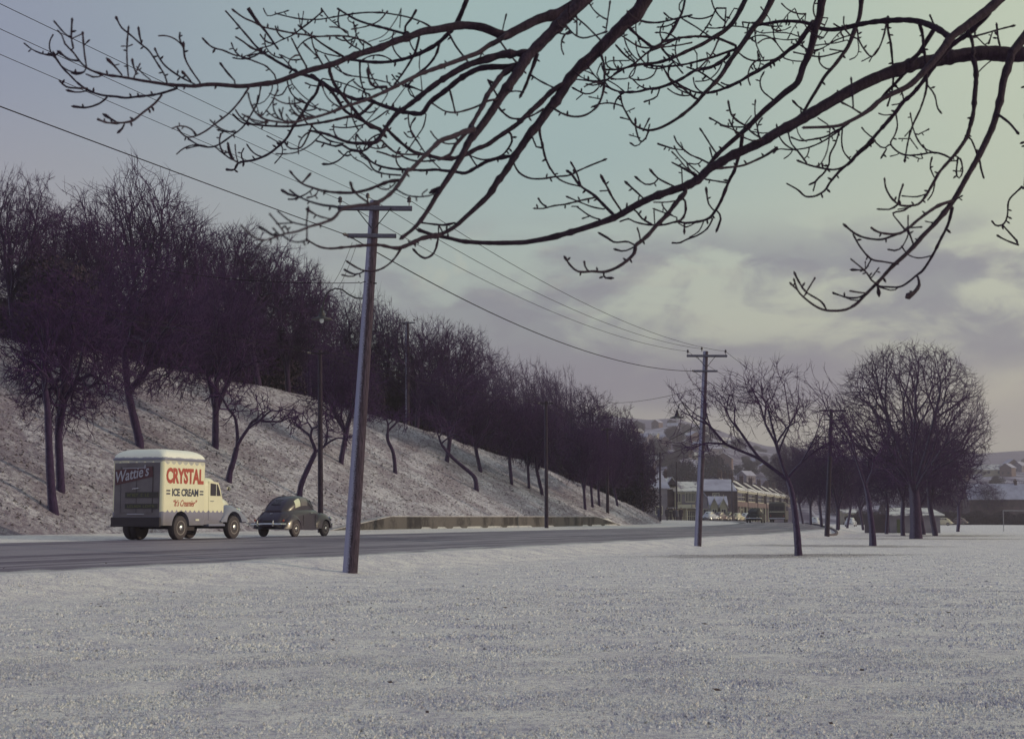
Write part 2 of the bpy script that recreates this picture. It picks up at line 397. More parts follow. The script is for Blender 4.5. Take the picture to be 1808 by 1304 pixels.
def leaves():
    r=np.random.default_rng(5); n=70; y=np.sqrt(r.uniform(100,1100,n)); x=r.uniform(-.4,.35,n)*y; z=ground_z(x,y)+.045
    a=r.uniform(0,3.1,n); s=r.uniform(.02,.055,n); V=[]
    for i in range(n):
        c,d=cos(a[i])*s[i],sin(a[i])*s[i]; t=r.uniform(-.4,.4)
        V+=[(x[i]-c,y[i]-d,z[i]),(x[i]+d*.5,y[i]-c*.5,z[i]+.012),(x[i]+c,y[i]+d,z[i]+.01+.01*t),(x[i]-d*.5,y[i]+c*.5,z[i]-.004)]
    o=link('fallen_leaves',mesh_np('fallen_leaves',np.array(V),np.arange(4*n).reshape(n,4)),MATS['leaf_litter']); tag(o,'dark fallen leaves strewn on the snow','leaves',kind='stuff')
leaves()
A,T,P,X,Y,Z,_,_=strip('',None,seq((0,1,.05)),TSn,lambda a,t:PN(t)+a*(PF(t)-PN(t)))
road=finish('road','asphalt',X,Y,Z,np.stack([A,T],-1).reshape(-1,2))
# verge (butts on the road edge)
A,T,P,X,Y,Z,_,_=strip('',None,seq((0.0,1,.11)),TSn,lambda a,t:PF(t)+a*V0(t))
VE=None
Z[0,:]=ground_z(*(lambda q:(q[0],q[1]))((X[0]+CH*1e-3,Y[0]-SH*1e-3)))
Z=Z+np.where((A>0.05)&(A<.98),.012*hn(X*2.1,Y*1.9),0)
verge=finish('verge','verge_snow',X,Y,Z)
# bank: from the verge up over the crest and on to the plateau behind
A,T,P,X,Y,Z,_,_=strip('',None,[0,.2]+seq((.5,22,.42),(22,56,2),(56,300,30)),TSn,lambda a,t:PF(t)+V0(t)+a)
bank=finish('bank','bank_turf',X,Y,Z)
def bank_tufts():
    r=np.random.default_rng(9); n=30000; t=r.uniform(22,135,n); a=r.uniform(.15,19,n)
    p=PF(t)+V0(t)+a; x=t*SH-p*CH; y=t*CH+p*SH; z=ground_z(x,y); keep=r.random(n)<np.where(a<np.interp(t,CT,CHT)*1.75,1,.3)
    x,y,z=x[keep],y[keep],z[keep]; m=len(x); s=r.uniform(.04,.12,m); h=r.uniform(.015,.065,m); an0=r.uniform(0,6.28,m); q=[]
    for k in range(3):
        an=an0+k*2.094+r.normal(size=m)*.4; ww=s*r.uniform(.6,1.3,m); q.append(np.stack([x+np.cos(an)*ww,y+np.sin(an)*ww,z-.05],1))
    q.append(np.stack([x+r.normal(size=m)*.05+.04,y+r.normal(size=m)*.05-.05,z+h],1)); V=np.stack(q,1).reshape(-1,3); b=np.arange(m)*4
    Fq=np.concatenate([np.stack([b,b+1,b+3],1),np.stack([b+1,b+2,b+3],1),np.stack([b+2,b,b+3],1)])
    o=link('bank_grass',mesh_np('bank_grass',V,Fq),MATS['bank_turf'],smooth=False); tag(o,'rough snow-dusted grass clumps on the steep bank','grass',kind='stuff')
bank_tufts()
# ------------------------------------------------------------------ retaining wall
def retaining_wall():
    root=empty('retaining_wall',(*xy(80,32.9),.8),0,'low stained concrete retaining wall at the foot of the snowy bank','wall')
    ts=list(np.linspace(58,103,80)); MBw=MB(); cap=MB()
    V=[];C=[]
    top=lambda t:min(1.53,.86+max(0,(t-58)/6.2)*.67, .9+max(0,(103-t)/6)*.63)
    for t in ts:
        pf=float(PF(t))+4.0; zt=top(t); zb=.55
        for (dp,z) in ((0,zb),(0,zt),(.32,zt),(.32,zb)):
            x,y=xy(t,pf+dp); V.append((x,y,z))
        for (dp,z) in ((-.03,zt+.004),(-.03,zt+.05),(.36,zt+.05),(.36,zt+.004)):
            x,y=xy(t,pf+dp); C.append((x,y,z))
    def fs(n): 
        f=[]
        for i in range(n-1):
            for k in range(4): f.append([i*4+k,i*4+(k+1)%4,(i+1)*4+(k+1)%4,(i+1)*4+k])
        return f+[[0,1,2,3],[(n-1)*4+k for k in (3,2,1,0)]]
    M=Matrix.Translation(-Vector(root.location))
    MBw.add(V,fs(len(ts)),M); cap.add(C,fs(len(ts)),M)
    w=MBw.build('wall_face',MATS['wall_concrete'],root); cap.build('snow_cap',MATS['snow_cap'],root)
def wallmat():
    m=bpy.data.materials.new('wall_concrete'); m.use_nodes=True; k=NT(m.node_tree); b=m.node_tree.nodes['Principled BSDF']
    b.inputs['Roughness'].default_value=.9
    g=k.new('ShaderNodeNewGeometry'); sp=k.new('ShaderNodeSeparateXYZ'); k.l.new(g.outputs['Position'],sp.inputs[0])
    n=k.noise(k.mapping(g.outputs['Position'],(1,1,.25)),.75,4,.6,.4); n2=k.noise(g.outputs['Position'],5,5,.65)
    c=k.mix(k.ss(k.m('ADD',k.m('MULTIPLY',n,.75),k.m('MULTIPLY',n2,.25)),.42,.55),(.035,.028,.034),(.11,.095,.10))
    c=k.mix(k.m('MULTIPLY',k.ss(sp.outputs[2],1.15,.85),k.ss(n2,.4,.55)),c,(.10,.09,.092))
    k.l.new(c,b.inputs['Base Color']); MATS['wall_concrete']=m
wallmat(); retaining_wall()
# ------------------------------------------------------------------ bare-tree generator

def tubes_np(Pts,Rad,sides):
    """Pts (n,K,3), Rad (n,K) -> V,F"""
    n,K,_=Pts.shape
    D=np.empty_like(Pts); D[:,1:-1]=Pts[:,2:]-Pts[:,:-2]; D[:,0]=Pts[:,1]-Pts[:,0]; D[:,-1]=Pts[:,-1]-Pts[:,-2]
    D/=np.maximum(np.linalg.norm(D,axis=2,keepdims=True),1e-9)
    ax=Pts[:,-1]-Pts[:,0]; ax/=np.maximum(np.linalg.norm(ax,axis=1,keepdims=True),1e-9)
    ref=np.where(np.abs(ax[:,2:3])<.8,np.array([[0,0,1.]]),np.array([[1.,0,0]]))[:,None,:]
    U=np.cross(D,np.broadcast_to(ref,D.shape)); U/=np.maximum(np.linalg.norm(U,axis=2,keepdims=True),1e-9)
    Wv=np.cross(D,U)
    a=np.arange(sides)*2*np.pi/sides
    V=Pts[:,:,None,:]+Rad[:,:,None,None]*(U[:,:,None,:]*np.cos(a)[None,None,:,None]+Wv[:,:,None,:]*np.sin(a)[None,None,:,None])
    idx=np.arange(n*K*sides).reshape(n,K,sides); nx=np.roll(idx,-1,axis=2)
    Fq=np.stack([idx[:,:-1],nx[:,:-1],nx[:,1:],idx[:,1:]],-1).reshape(-1,4)
    return V.reshape(-1,3),Fq
def bez(P0,T0,P1,T1,K):
    s=np.linspace(0,1,K)[None,:,None]
    h00=2*s**3-3*s**2+1;h10=s**3-2*s**2+s;h01=-2*s**3+3*s**2;h11=s**3-s**2
    return h00*P0[:,None]+h10*T0[:,None]+h01*P1[:,None]+h11*T1[:,None]
def env_points(r,M,zc,rx,rz,zmin,shell=2.4,lobes=0):
    P=[]
    while len(P)<M:
        q=r.normal(size=(M*2,3)); q/=np.linalg.norm(q,axis=1,keepdims=True)
        rad=r.random(len(q))**(1/shell)
        bl=1+.13*np.sin(3*q[:,0]*2+q[:,2]*4+lobes)+.09*np.sin(7*q[:,1]+5*q[:,2]+lobes*2)
        q=q*(rad*bl)[:,None]
        q=np.stack([q[:,0]*rx,q[:,1]*rx,zc+q[:,2]*rz],1)
        q=q[q[:,2]>zmin+.10*rx*r.random(len(q))]; P+=list(q)
    return np.array(P[:M])
def grow(seed,targets,trunk,r_tip,powr=.47,frac=(.28,.46),K=4,lift=.0,tan=.8,wob=.06,spray=3,slen=.5,rt=None,sag=0.0,thick=.045,maxr=None,fan=0):
    """trunk: list of points; returns (trunk mesh, crown mesh) arrays"""
    r=np.random.default_rng(seed)
    trunk=np.array(trunk,float); d0=trunk[-1]-trunk[-2]; d0/=np.linalg.norm(d0)
    E=[]  # P0,T0,P1,T1,r0,r1
    st=[(trunk[-1],d0,targets)]; n0=len(targets); tips=[]
    if fan:
        p=trunk[-1]; Dv=targets-p; Dv/=np.maximum(np.linalg.norm(Dv,axis=1,keepdims=True),1e-6)
        C=Dv[r.choice(len(Dv),fan,replace=False)]
        for _ in range(6):
            lab=np.argmax(Dv@C.T,1)
            for j in range(fan):
                if (lab==j).any(): C[j]=Dv[lab==j].mean(0); C[j]/=np.linalg.norm(C[j])
        st=[]
        for j in range(fan):
            sub=targets[lab==j]; m=len(sub)
            if m==0: continue
            cc=sub.mean(0); L0=np.linalg.norm(cc-p); q=p+(cc-p)*r.uniform(.30,.42)+r.normal(size=3)*L0*wob*.6
            q0=p-d0*r.uniform(0,.12)*L0; dd=(q-q0); L=np.linalg.norm(dd); dd/=L; nd=(cc-q)/max(np.linalg.norm(cc-q),1e-6)*.7+dd*.5; nd/=np.linalg.norm(nd)
            E.append((q0,(d0*.45+dd*.55)*L*tan,q,nd*L*tan,r_tip*m**powr*1.3,r_tip*m**powr)); st.append((q,nd,sub))
    while st:
        p,d,S=st.pop(); n=len(S)
        if n==1:
            q=S[0]; L=np.linalg.norm(q-p); dd=q-p; dd/=max(L,1e-6)
            T0=d*L*tan; T1=(dd+np.array([0,0,lift]))*L*tan; E.append((p,T0,q,T1,r_tip*1.25,r_tip)); tips.append((q,T1/max(np.linalg.norm(T1),1e-6))); continue
        c=S.mean(0); Q=S-c
        w=r.normal(size=3)*np.sqrt((Q**2).mean(0)+1e-6); 
        # split across a plane that contains the direction from p to the centroid
        ax=c-p; ax/=max(np.linalg.norm(ax),1e-6); w=w-ax*w.dot(ax)*.8
        s=Q@w; med=np.quantile(s,r.uniform(.3,.7)); a=S[s<=med]; b=S[s>med]
        if len(a)==0 or len(b)==0: a,b=S[:n//2],S[n//2:]
        for sub in (a,b):
            cc=sub.mean(0); m=len(sub); L0=np.linalg.norm(cc-p)
            f=r.uniform(*frac)
            q=p+(cc-p)*f+d*L0*.10+r.normal(size=3)*L0*wob
            L=np.linalg.norm(q-p); dd=(q-p)/max(L,1e-6); nd=dd*.75+d*.12+(cc-q)/max(np.linalg.norm(cc-q),1e-6)*.45+np.array([0,0,lift])*.4
            nd/=np.linalg.norm(nd)
            ra=r_tip*n**powr if False else r_tip*(m**powr)*1.12; rb=r_tip*(m**powr)
            E.append((p,d*L*tan,q,nd*L*tan,ra,rb)); st.append((q,nd,sub))
    P0,T0,P1,T1=[np.array([e[i] for e in E]) for i in range(4)]; ra=np.array([e[4] for e in E]); rb=np.array([e[5] for e in E])
    if maxr: ra=np.minimum(ra,maxr); rb=np.minimum(rb,maxr)
    if sag: 
        T1=T1+0
    B=bez(P0,T0,P1,T1,K); Rr=ra[:,None]+(rb-ra)[:,None]*np.linspace(0,1,K)[None]
    big=ra>thick
    Vs,Fs=[],[];off=0
    def addt(Pt,Rd,sd,Vs,Fs):
        v,f=tubes_np(Pt,Rd,sd); o=sum(len(q) for q in Vs); Vs.append(v); Fs.append(f+o)
    TV,TF,CV,CF=[],[],[],[]
    if big.any(): addt(B[big],Rr[big],6,TV,TF)
    if (~big).any(): addt(B[~big],Rr[~big],3,CV,CF)
    # trunk tube
    r1=min(r_tip*n0**powr*1.12,maxr or 9); rb_=rt if rt else r1*1.35
    # smooth trunk polyline
    tt=np.linspace(0,1,len(trunk)); ts=np.linspace(0,1,14); sm=np.stack([np.interp(ts,tt,trunk[:,i]) for i in range(3)],1)
    for _ in range(2): sm[1:-1]=(sm[:-2]+2*sm[1:-1]+sm[2:])/4
    rr=rb_+(r1-rb_)*ts; rr=rr+rb_*.5*np.exp(-ts*14)
    rr*=1+.05*np.sin(ts*23+seed)
    addt(sm[None],rr[None],10,TV,TF)
    # twig sprays at the tips
    if spray:
        q=np.array([t[0] for t in tips]); dq=np.array([t[1] for t in tips]); 
        for j in range(spray):
            n=len(q); dr=dq+r.normal(size=(n,3))*.55; dr/=np.linalg.norm(dr,axis=1,keepdims=True)
            L=slen*r.uniform(.45,1.1,n)
            base=q-dq*(r.random(n)*slen*.6)[:,None]
            e=base+dr*L[:,None]; T=dr*L[:,None]
            Bt=bez(base,dq*L[:,None]*.7,e,T+np.array([0,0,lift])*L[:,None],3)
            addt(Bt,np.stack([np.full(n,r_tip*.8),np.full(n,r_tip*.65),np.full(n,r_tip*.35)],1),3,CV,CF)
    return (np.concatenate(TV),np.concatenate(TF)),(np.concatenate(CV),np.concatenate(CF))
TREEPROTO={}
def tree_mesh(key,res):
    (tv,tf),(cv,cf)=res
    TREEPROTO[key]=(mesh_np(key+'_trunk',tv,tf),mesh_np(key+'_crown',cv,cf))
    for me in TREEPROTO[key]:
        me.polygons.foreach_set('use_smooth',[True]*len(me.polygons))
    TREEPROTO[key][0].materials.append(MATS['trunk_bark']); TREEPROTO[key][1].materials.append(MATS['twig_bark'])
def tree(key,loc,sx,sz,rz,label,group=None,name='bare_tree',cat='tree'):
    root=empty(name,loc,rz,label,cat,group)
    for me,nm in zip(TREEPROTO[key],('trunk','branches')):
        o=bpy.data.objects.new(nm,me); COL.objects.link(o); o.parent=root
    root.scale=(sx,sx,sz)
    return root
def make_protos():
    r=np.random.default_rng(3)
    # prototypes are modelled 10 m high; crown width about 7 m
    for i in range(4):   # dense fine-twigged trees of the bank
        tg=env_points(r,1600,6.1,3.8,3.9,2.2,2.4,i*1.7)
        b=r.normal(size=2)*.25
        tree_mesh('dense%d'%i,grow(11+i,tg,[(0,0,-.6),(0,0,.2),(b[0]*.5,b[1]*.5,1.3),(b[0],b[1],2.5)],.0115,.42,(.28,.44),4,.15,.6,.05,5,.62,rt=.24,maxr=.2,fan=(5,0,4,0)[i]))
    # tall airy tree with upright twigs
    tg=env_points(r,1100,6.4,3.9,3.6,2.6,2.0,4)
    tree_mesh('upright',grow(31,tg,[(0,0,-.6),(0,0,.2),(.1,0,1.3),(.1,.1,2.4)],.013,.40,(.24,.36),4,.5,.8,.04,3,.95,rt=.2,maxr=.18,fan=7))
    # sparse small tree
    tg=env_points(r,150,6.8,3.4,3.2,3.6,1.8,2)
    tree_mesh('sparse',grow(41,tg,[(0,0,-.5),(0,0,.2),(.2,.1,1.6),(.15,.2,3.2)],.022,.42,(.3,.5),5,.2,.8,.09,3,.9,rt=.26,maxr=.2))
make_protos()
# ------------------------------------------------------------------ evergreen shrubs (many small leaf faces)
def leaf_cloud(seed,n,lobes,size,zmin=0.0):
    r=np.random.default_rng(seed); V=[];Fq=[]
    L=np.array(lobes)  # cx,cy,cz,rad
    k=r.integers(0,len(L),n); q=r.normal(size=(n,3)); q/=np.linalg.norm(q,axis=1,keepdims=True)
    rad=L[k,3]*(r.random(n)**.35)*r.uniform(.85,1.12,n)
    c=L[k,:3]+q*rad[:,None]*np.array([1,1,.85]); keep=c[:,2]>zmin; c=c[keep]; n=len(c)
    a=r.normal(size=(n,3)); a/=np.linalg.norm(a,axis=1,keepdims=True)
    b=np.cross(a,r.normal(size=(n,3))); b/=np.linalg.norm(b,axis=1,keepdims=True)
    s=size*r.uniform(.5,1.3,n)[:,None]
    V=np.stack([c-a*s,c+b*s*.55,c+a*s,c-b*s*.55],1).reshape(-1,3); Fq=np.arange(4*n).reshape(n,4)
    return mesh_np('leaf_cloud',V,Fq)
rr=random.Random(5)
EVP=[]
for i in range(3):
    lob=[(rr.uniform(-1.9,1.9),rr.uniform(-1.9,1.9),rr.uniform(1.2,4.4),rr.uniform(1.0,1.8)) for _ in range(11)]+[(0,0,2.2,2.4),(0,0,4.2,1.7)]
    me=leaf_cloud(50+i,9000,lob,.17); me.materials.append(MATS['evergreen_leaf']); EVP.append(me)
stem=MB().tube([(0,0,-.5),(0.05,0,.8),(.1,.1,2.6)],[.22,.16,.08],7)
STEM=stem.build('stem',MATS['trunk_bark']); STEMME=STEM.data; bpy.data.objects.remove(STEM)
def evergreen(i,loc,sx,sz,rz,label,group=None,name='evergreen_tree',cat='tree',mat=None):
    root=empty(name,loc,rz,label,cat,group)
    for me,nm in ((STEMME,'trunk'),(EVP[i%3],'foliage')):
        o=bpy.data.objects.new(nm,me); COL.objects.link(o); o.parent=root
    root.scale=(sx,sx,sz); return root
def on_line(cx,off,y0=20,y1=330):
    """point at photo column cx lying off metres behind the bank's crest"""
    best=None
    for Y in np.arange(y0,y1,.5):
        X=at(cx,800,Y).x; t,p=tp(X,Y)
        cr=float(np.interp(t,CT,CHT)); v=float(V0(t))+max(0,(cr-.9))/.58
        e=(p-float(PF(t)))-(v+off)
        if best is None or abs(e)<best[0]: best=(abs(e),X,Y)
    return Vector((best[1],best[2],gz(best[1],best[2])))
def skyline(key,cx,top,wpx,off,label,group=None,rz=None,name='bare_tree'):
    b=on_line(cx,off); tz=at(cx,top,b.y).z; h=tz-b.z; w=wpx*b.y/F
    return tree(key,b,w/7.0,h/10.15,rr.uniform(0,6.28) if rz is None else rz,label,group,name)
gC='bare trees along the crest of the bank'
SK=[('dense0',18,300,150,3,'dark bare tree cut by the left edge of the picture on the bank crest'),
('dense1',90,348,150,5,'dark bare tree on the bank crest above the big round evergreen'),
('dense2',150,372,150,2.5,'dark bare tree on the crest just left of the tall airy tree'),
('upright',240,292,265,7,'tallest airy bare tree with upright twigs on the bank crest'),
('upright',330,378,150,3,'dark bare tree on the crest directly right of the tallest airy tree'),
('dense0',395,384,175,5,'dark bare tree on the bank crest high above the truck cab'),
('dense1',455,408,170,3,'dark bare tree on the crest high above the dark car'),
('dense2',508,446,155,4,'dark bare tree on the crest behind the lamp bracket of the near pole'),
('dense3',546,480,115,2,'dark bare tree whose edge drops steeply beside the street lamp'),
('upright',612,508,150,9,'pale airy bare tree on the crest directly behind the near pole'),
('dense1',668,528,125,6,'bare tree on the crest just right of the near pole'),
('upright',735,556,160,3,'round bare tree on the crest beside the pole standing among the trees'),
('dense2',795,564,145,3,'dark bare tree on the crest right of the pole standing among the trees'),
('dense3',850,598,135,3,'bare tree on the sloping crest, fourth right of the near pole'),
('dense0',905,628,125,4,'bare tree on the sloping crest, fifth right of the near pole'),
('dense1',960,642,105,3,'bare tree behind the top of the tall pole at the wall'),
('dense2',990,653,85,7,'small-crowned bare tree peaking right of the tall pole at the wall'),
('dense3',1042,680,105,4,'bare tree behind the thin pole at the far end of the wall'),
('dense0',1085,712,90,4,'bare tree on the low crest right of the thin pole at the wall end'),
('dense1',1112,735,70,6,'last but one bare tree down the bank towards the houses'),
('dense2',1135,765,60,5,'lowest bare tree at the end of the bank beside the houses')]
for k,cx,top,w,off,lab in SK: skyline(k,cx,top,w,off,lab,gC)
# second rank behind, tops lower than the first
gB='bare trees of the wood behind the crest'
for i,(cx,top,w) in enumerate([(50,400,170),(125,430,160),(200,440,160),(280,430,160),(365,450,160),(430,480,150),(490,520,140),(540,545,120),(590,570,120),(645,590,110),(700,610,120),(760,630,120),(820,650,110),(880,680,110),(930,700,90),(1010,710,90),(1065,735,80),(1100,760,70)]):
    skyline('dense%d'%(i%4),cx,top+48,w,12+(i%3)*3,'bare tree deep in the dark wood behind the crest trees',gB)
# understory of dark evergreens closing the wood behind the crest
gE='dark evergreen shrubs filling the wood behind the crest'
def cover(i,cx,top,wpx,off,label,group,name='evergreen_shrub',cat='shrub'):
    b=on_line(cx,off); h=at(cx,top,b.y).z-b.z; w=wpx*b.y/F
    return evergreen(i,b,w/6.0,max(h,1)/5.9,rr.uniform(0,6),label,group,name,cat)
cover(0,92,446,155,.3,'big round dark evergreen tree on the bank crest at the far left',None,'evergreen_tree','tree')
xs=list(range(-20,1150,42))
for i,cx in enumerate(xs):
    crest_y=np.interp(cx,[0,150,360,580,660,800,900,1000,1050,1140],[605,632,664,708,738,772,805,842,860,890])
    hh=np.interp(cx,[0,400,700,1000,1150],[120,175,130,100,85])
    cover(i,cx,crest_y-hh*(.50+.35*rr.random()),150-.05*cx,7+5*rr.random(),'dark evergreen shrub in the wood behind the crest',gE)
# ---- trees rooted on the slope
def slope_tree(key,bx,by,top,wpx,label,group=None,rz=None,lean=0,name='bare_tree'):
    b=G(bx,by); h=at(bx,top,b.y).z-b.z; w=wpx*b.y/F
    o=tree(key,b,w/7.0,h/10.15,rr.uniform(0,6.28) if rz is None else rz,label,group,name)
    if lean: o.rotation_euler=(0,R(lean),o.rotation_euler.z)
    return o
gS='bare trees rooted on the snowy slope'
for a in [('dense3',107,868,470,230,'thick forked bare tree low on the slope left of the truck'),
 ('dense1',247,790,430,230,'bare tree on the slope whose trunk rises behind the truck box'),
 ('dense2',380,790,480,190,'leaning bare tree on the slope behind the truck cab'),
 ('dense0',602,818,600,150,'straight bare tree on the slope just left of the near pole'),
 ('dense2',789,815,640,130,'bare tree on the slope behind the crooked leaning tree'),
 ('dense1',848,833,665,110,'bare tree on the slope just right of the crooked leaning tree'),
 ('dense3',903,855,690,100,'thin bare tree on the slope second right of the crooked leaning tree'),
 ('dense0',934,862,700,80,'slim bare tree on the slope left of the tall pole at the wall'),
 ('dense1',957,873,705,100,'thick bare tree touching the tall pole at the wall'),
 ('dense2',1033,899,740,80,'first of the four close bare trees near the end of the wall'),
 ('dense3',1046,895,745,75,'second of the four close bare trees near the end of the wall'),
 ('dense0',1058,893,750,75,'third of the four close bare trees near the end of the wall'),
 ('dense1',1090,893,765,70,'fourth of the close bare trees just past the thin pole at the wall end')]:
    slope_tree(*a[:5],a[5],gS)
# ---- individually shaped small trees on the slope and in the park
def custom_tree(base,paths,tg,label,seed,rtip,rt,M=None,name='bare_tree',powr=.42,lift=.1,spray=3,slen=.5,frac=(.28,.45),wob=.08,bark_='trunk_bark',tan=.8,fan=0,maxr=None,twig='twig_bark',thick=.045):
    (tv,tf),(cv,cf)=grow(seed,tg-np.array(base),[np.array(q)-np.array(base) for q in paths],rtip,powr,frac,5,lift,tan,wob,spray,slen,rt=rt,maxr=maxr,thick=thick,fan=fan)
    root=empty(name,base,0,label,'tree')
    a=mesh_np('trunk',tv,tf); b=mesh_np('branches',cv,cf)
    link('trunk',a,MATS[bark_],root); link('branches',b,MATS[twig],root); return root
def px_targets(seed,n,cx,cy,rx,ry,Y,depth=2.0):
    r=np.random.default_rng(seed); out=[]
    while len(out)<n:
        q=r.normal(size=3); q/=np.linalg.norm(q); q*=r.random()**.45
        out.append(np.array(at(cx+q[0]*rx,cy+q[1]*ry,Y+q[2]*depth)))
    return out
def pxt(Y,*pts): return [np.array(at(x,y,Y+dy)) for x,y,dy in pts]
def small(bx,by,trunkpx,clusters,label,seed,rtip=.016,rt=.14,drop=.35,**k):
    b=G(bx,by); Y=b.y
    tr=[np.array((b.x,b.y,b.z-drop))]+[np.array(at(x,y,Y)) for x,y in trunkpx]
    tg=np.array(sum([px_targets(seed+i,*c[:5],Y,c[5] if len(c)>5 else 1.6) for i,c in enumerate(clusters)],[]))
    return custom_tree((b.x,b.y,b.z),tr,tg,label,seed,rtip,rt,**k)
small(97,905,[(92,885),(88,830),(86,770),(84,720),(80,690)],[(60,60,640,60,60,2)],'slim dark bare tree rooted lowest on the slope at the left',61,.016,.17)
small(527,875,[(531,855),(543,828),(556,800)],[(26,520,745,22,30),(30,575,740,25,50),(12,620,770,30,20)],'small bare tree leaning right beside the far-side pole behind the car',62,.018,.15)
small(698,835,[(697,815),(694,795),(684,778),(684,765)],[(40,668,730,26,20),(40,712,738,30,22)],'small crooked bare tree alone on the slope right of the near pole',63,.014,.12)
small(841,865,[(841,848),(836,838),(815,822),(795,805),(780,785)],[(26,765,735,25,20),(18,800,760,22,22),(12,822,775,22,12)],'crooked snow-dusted tree leaning far left on the slope',64,.016,.16)
small(403,850,[(405,835),(412,815),(418,790)],[(20,380,700,30,60),(30,440,715,45,40),(22,505,735,35,25)],'multi-stemmed bare tree spreading right above the truck bonnet',65,.018,.15)
# ---- park trees on the right
def A_tree():
    b=at(1410,981,55.7); b.z=gz(b.x,b.y)-.02; Y=b.y
    tr=[np.array((b.x,b.y,b.z-.3))]+[np.array(at(x,y,Y)) for x,y in ((1409,960),(1405,915),(1400,880),(1395,857),(1387,838))]
    tg=np.array(px_targets(1,120,1250,705,85,50,Y,1.8)+px_targets(2,210,1350,700,95,70,Y,2.2)+px_targets(3,120,1425,745,75,60,Y,2)+px_targets(4,80,1240,785,90,34,Y,1.6)+px_targets(5,60,1470,790,50,35,Y,1.4))
    custom_tree((b.x,b.y,b.z),tr,tg,'spreading young bare tree nearest on the park lawn, right of the second pole',71,.0075,.15,spray=4,slen=.5,frac=(.30,.5),wob=.06,powr=.42,maxr=.085,thick=.035,lift=.15,tan=.55,fan=4)
A_tree()
def B_tree():
    b=at(1541,963,76); b.z=gz(b.x,b.y)-.02; Y=b.y
    tr=[np.array((b.x,b.y,b.z-.3))]+[np.array(at(x,y,Y)) for x,y in ((1541,945),(1537,910),(1533,880),(1529,862))]
    tg=np.array(px_targets(1,34,1440,690,45,55,Y,1.5)+px_targets(2,55,1495,770,42,50,Y,2)+px_targets(3,50,1545,790,45,55,Y,2)+px_targets(4,22,1590,850,40,22,Y,1.5))
    custom_tree((b.x,b.y,b.z),tr,tg,'thin bare tree with long raised left branches in front of the big round tree',72,.010,.19,spray=3,slen=.6,frac=(.30,.5),wob=.07,powr=.44,maxr=.12,thick=.04,lift=.2,tan=.6)
B_tree()
def C_tree():
    b=at(1617,951,101); b.z=gz(b.x,b.y)-.02; Y=b.y
    tr=[np.array((b.x,b.y,b.z-.4))]+[np.array(at(x,y,Y)) for x,y in ((1617,935),(1616,905),(1615,878),(1613,860))]
    r=np.random.default_rng(8); pts=[]
    while len(pts)<4200:
        q=r.normal(size=3); q/=np.linalg.norm(q); q*=r.random()**(1/5.5) if r.random()<.8 else r.random()**.5
        px=1606+q[0]*147; py=748+q[2]*-148
        if q[2]<0: py=748+q[2]*-115; px+=q[0]*20*(-q[2])
        # lower right skirt reaches farther out
        if py>800 and q[0]>0: px+=8
        pts.append(np.array(at(px,py,Y+q[1]*6.2)))
    custom_tree((b.x,b.y,b.z),tr,np.array(pts),'biggest round bare tree with a fan of limbs on the right of the park',73,.0112,.42,spray=2,slen=.8,frac=(.30,.44),wob=.03,powr=.41,maxr=.34,thick=.06,lift=.16,tan=.5,fan=11)
C_tree()
gP='bare trees in the row beyond the park lane'
for i,(x,Y,top,w,key,lab) in enumerate([(1650,117,735,150,'dense1','bare tree close to the right of the big round tree'),
 (1629,123,740,130,'dense2','bare tree half hidden behind the big trunk of the round tree'),
 (1593,118,760,120,'sparse','forked bare tree just left of the big round trunk'),
 (1564,128,775,100,'dense3','bare tree in front of the dark side of the park hut'),
 (1523,170,800,70,'dense0','bare tree between the thin pole and the park hut'),
 (1495,200,795,70,'dense1','far bare tree behind the third pole'),
 (1478,135,768,90,'dense2','thick bare tree immediately right of the third pole'),
 (1450,150,772,80,'dense3','bare tree immediately left of the third pole'),
 (1431,170,780,70,'dense0','second bare tree left of the third pole'),
 (1417,190,790,60,'dense1','third bare tree left of the third pole, behind the nearest park tree'),
 (1690,150,800,90,'sparse','small bare tree on the right edge of the round crown'),
 (1400,215,770,70,'dense2','farthest tree of the row beside the bus')]):
    X=at(x,900,Y).x; b=Vector((X,Y,gz(X,Y)-.02)); h=at(x,top,Y).z-b.z; wm=w*Y/F
    tree(key,b,wm/7,h/10.15,rr.uniform(0,6.28),lab,gP)
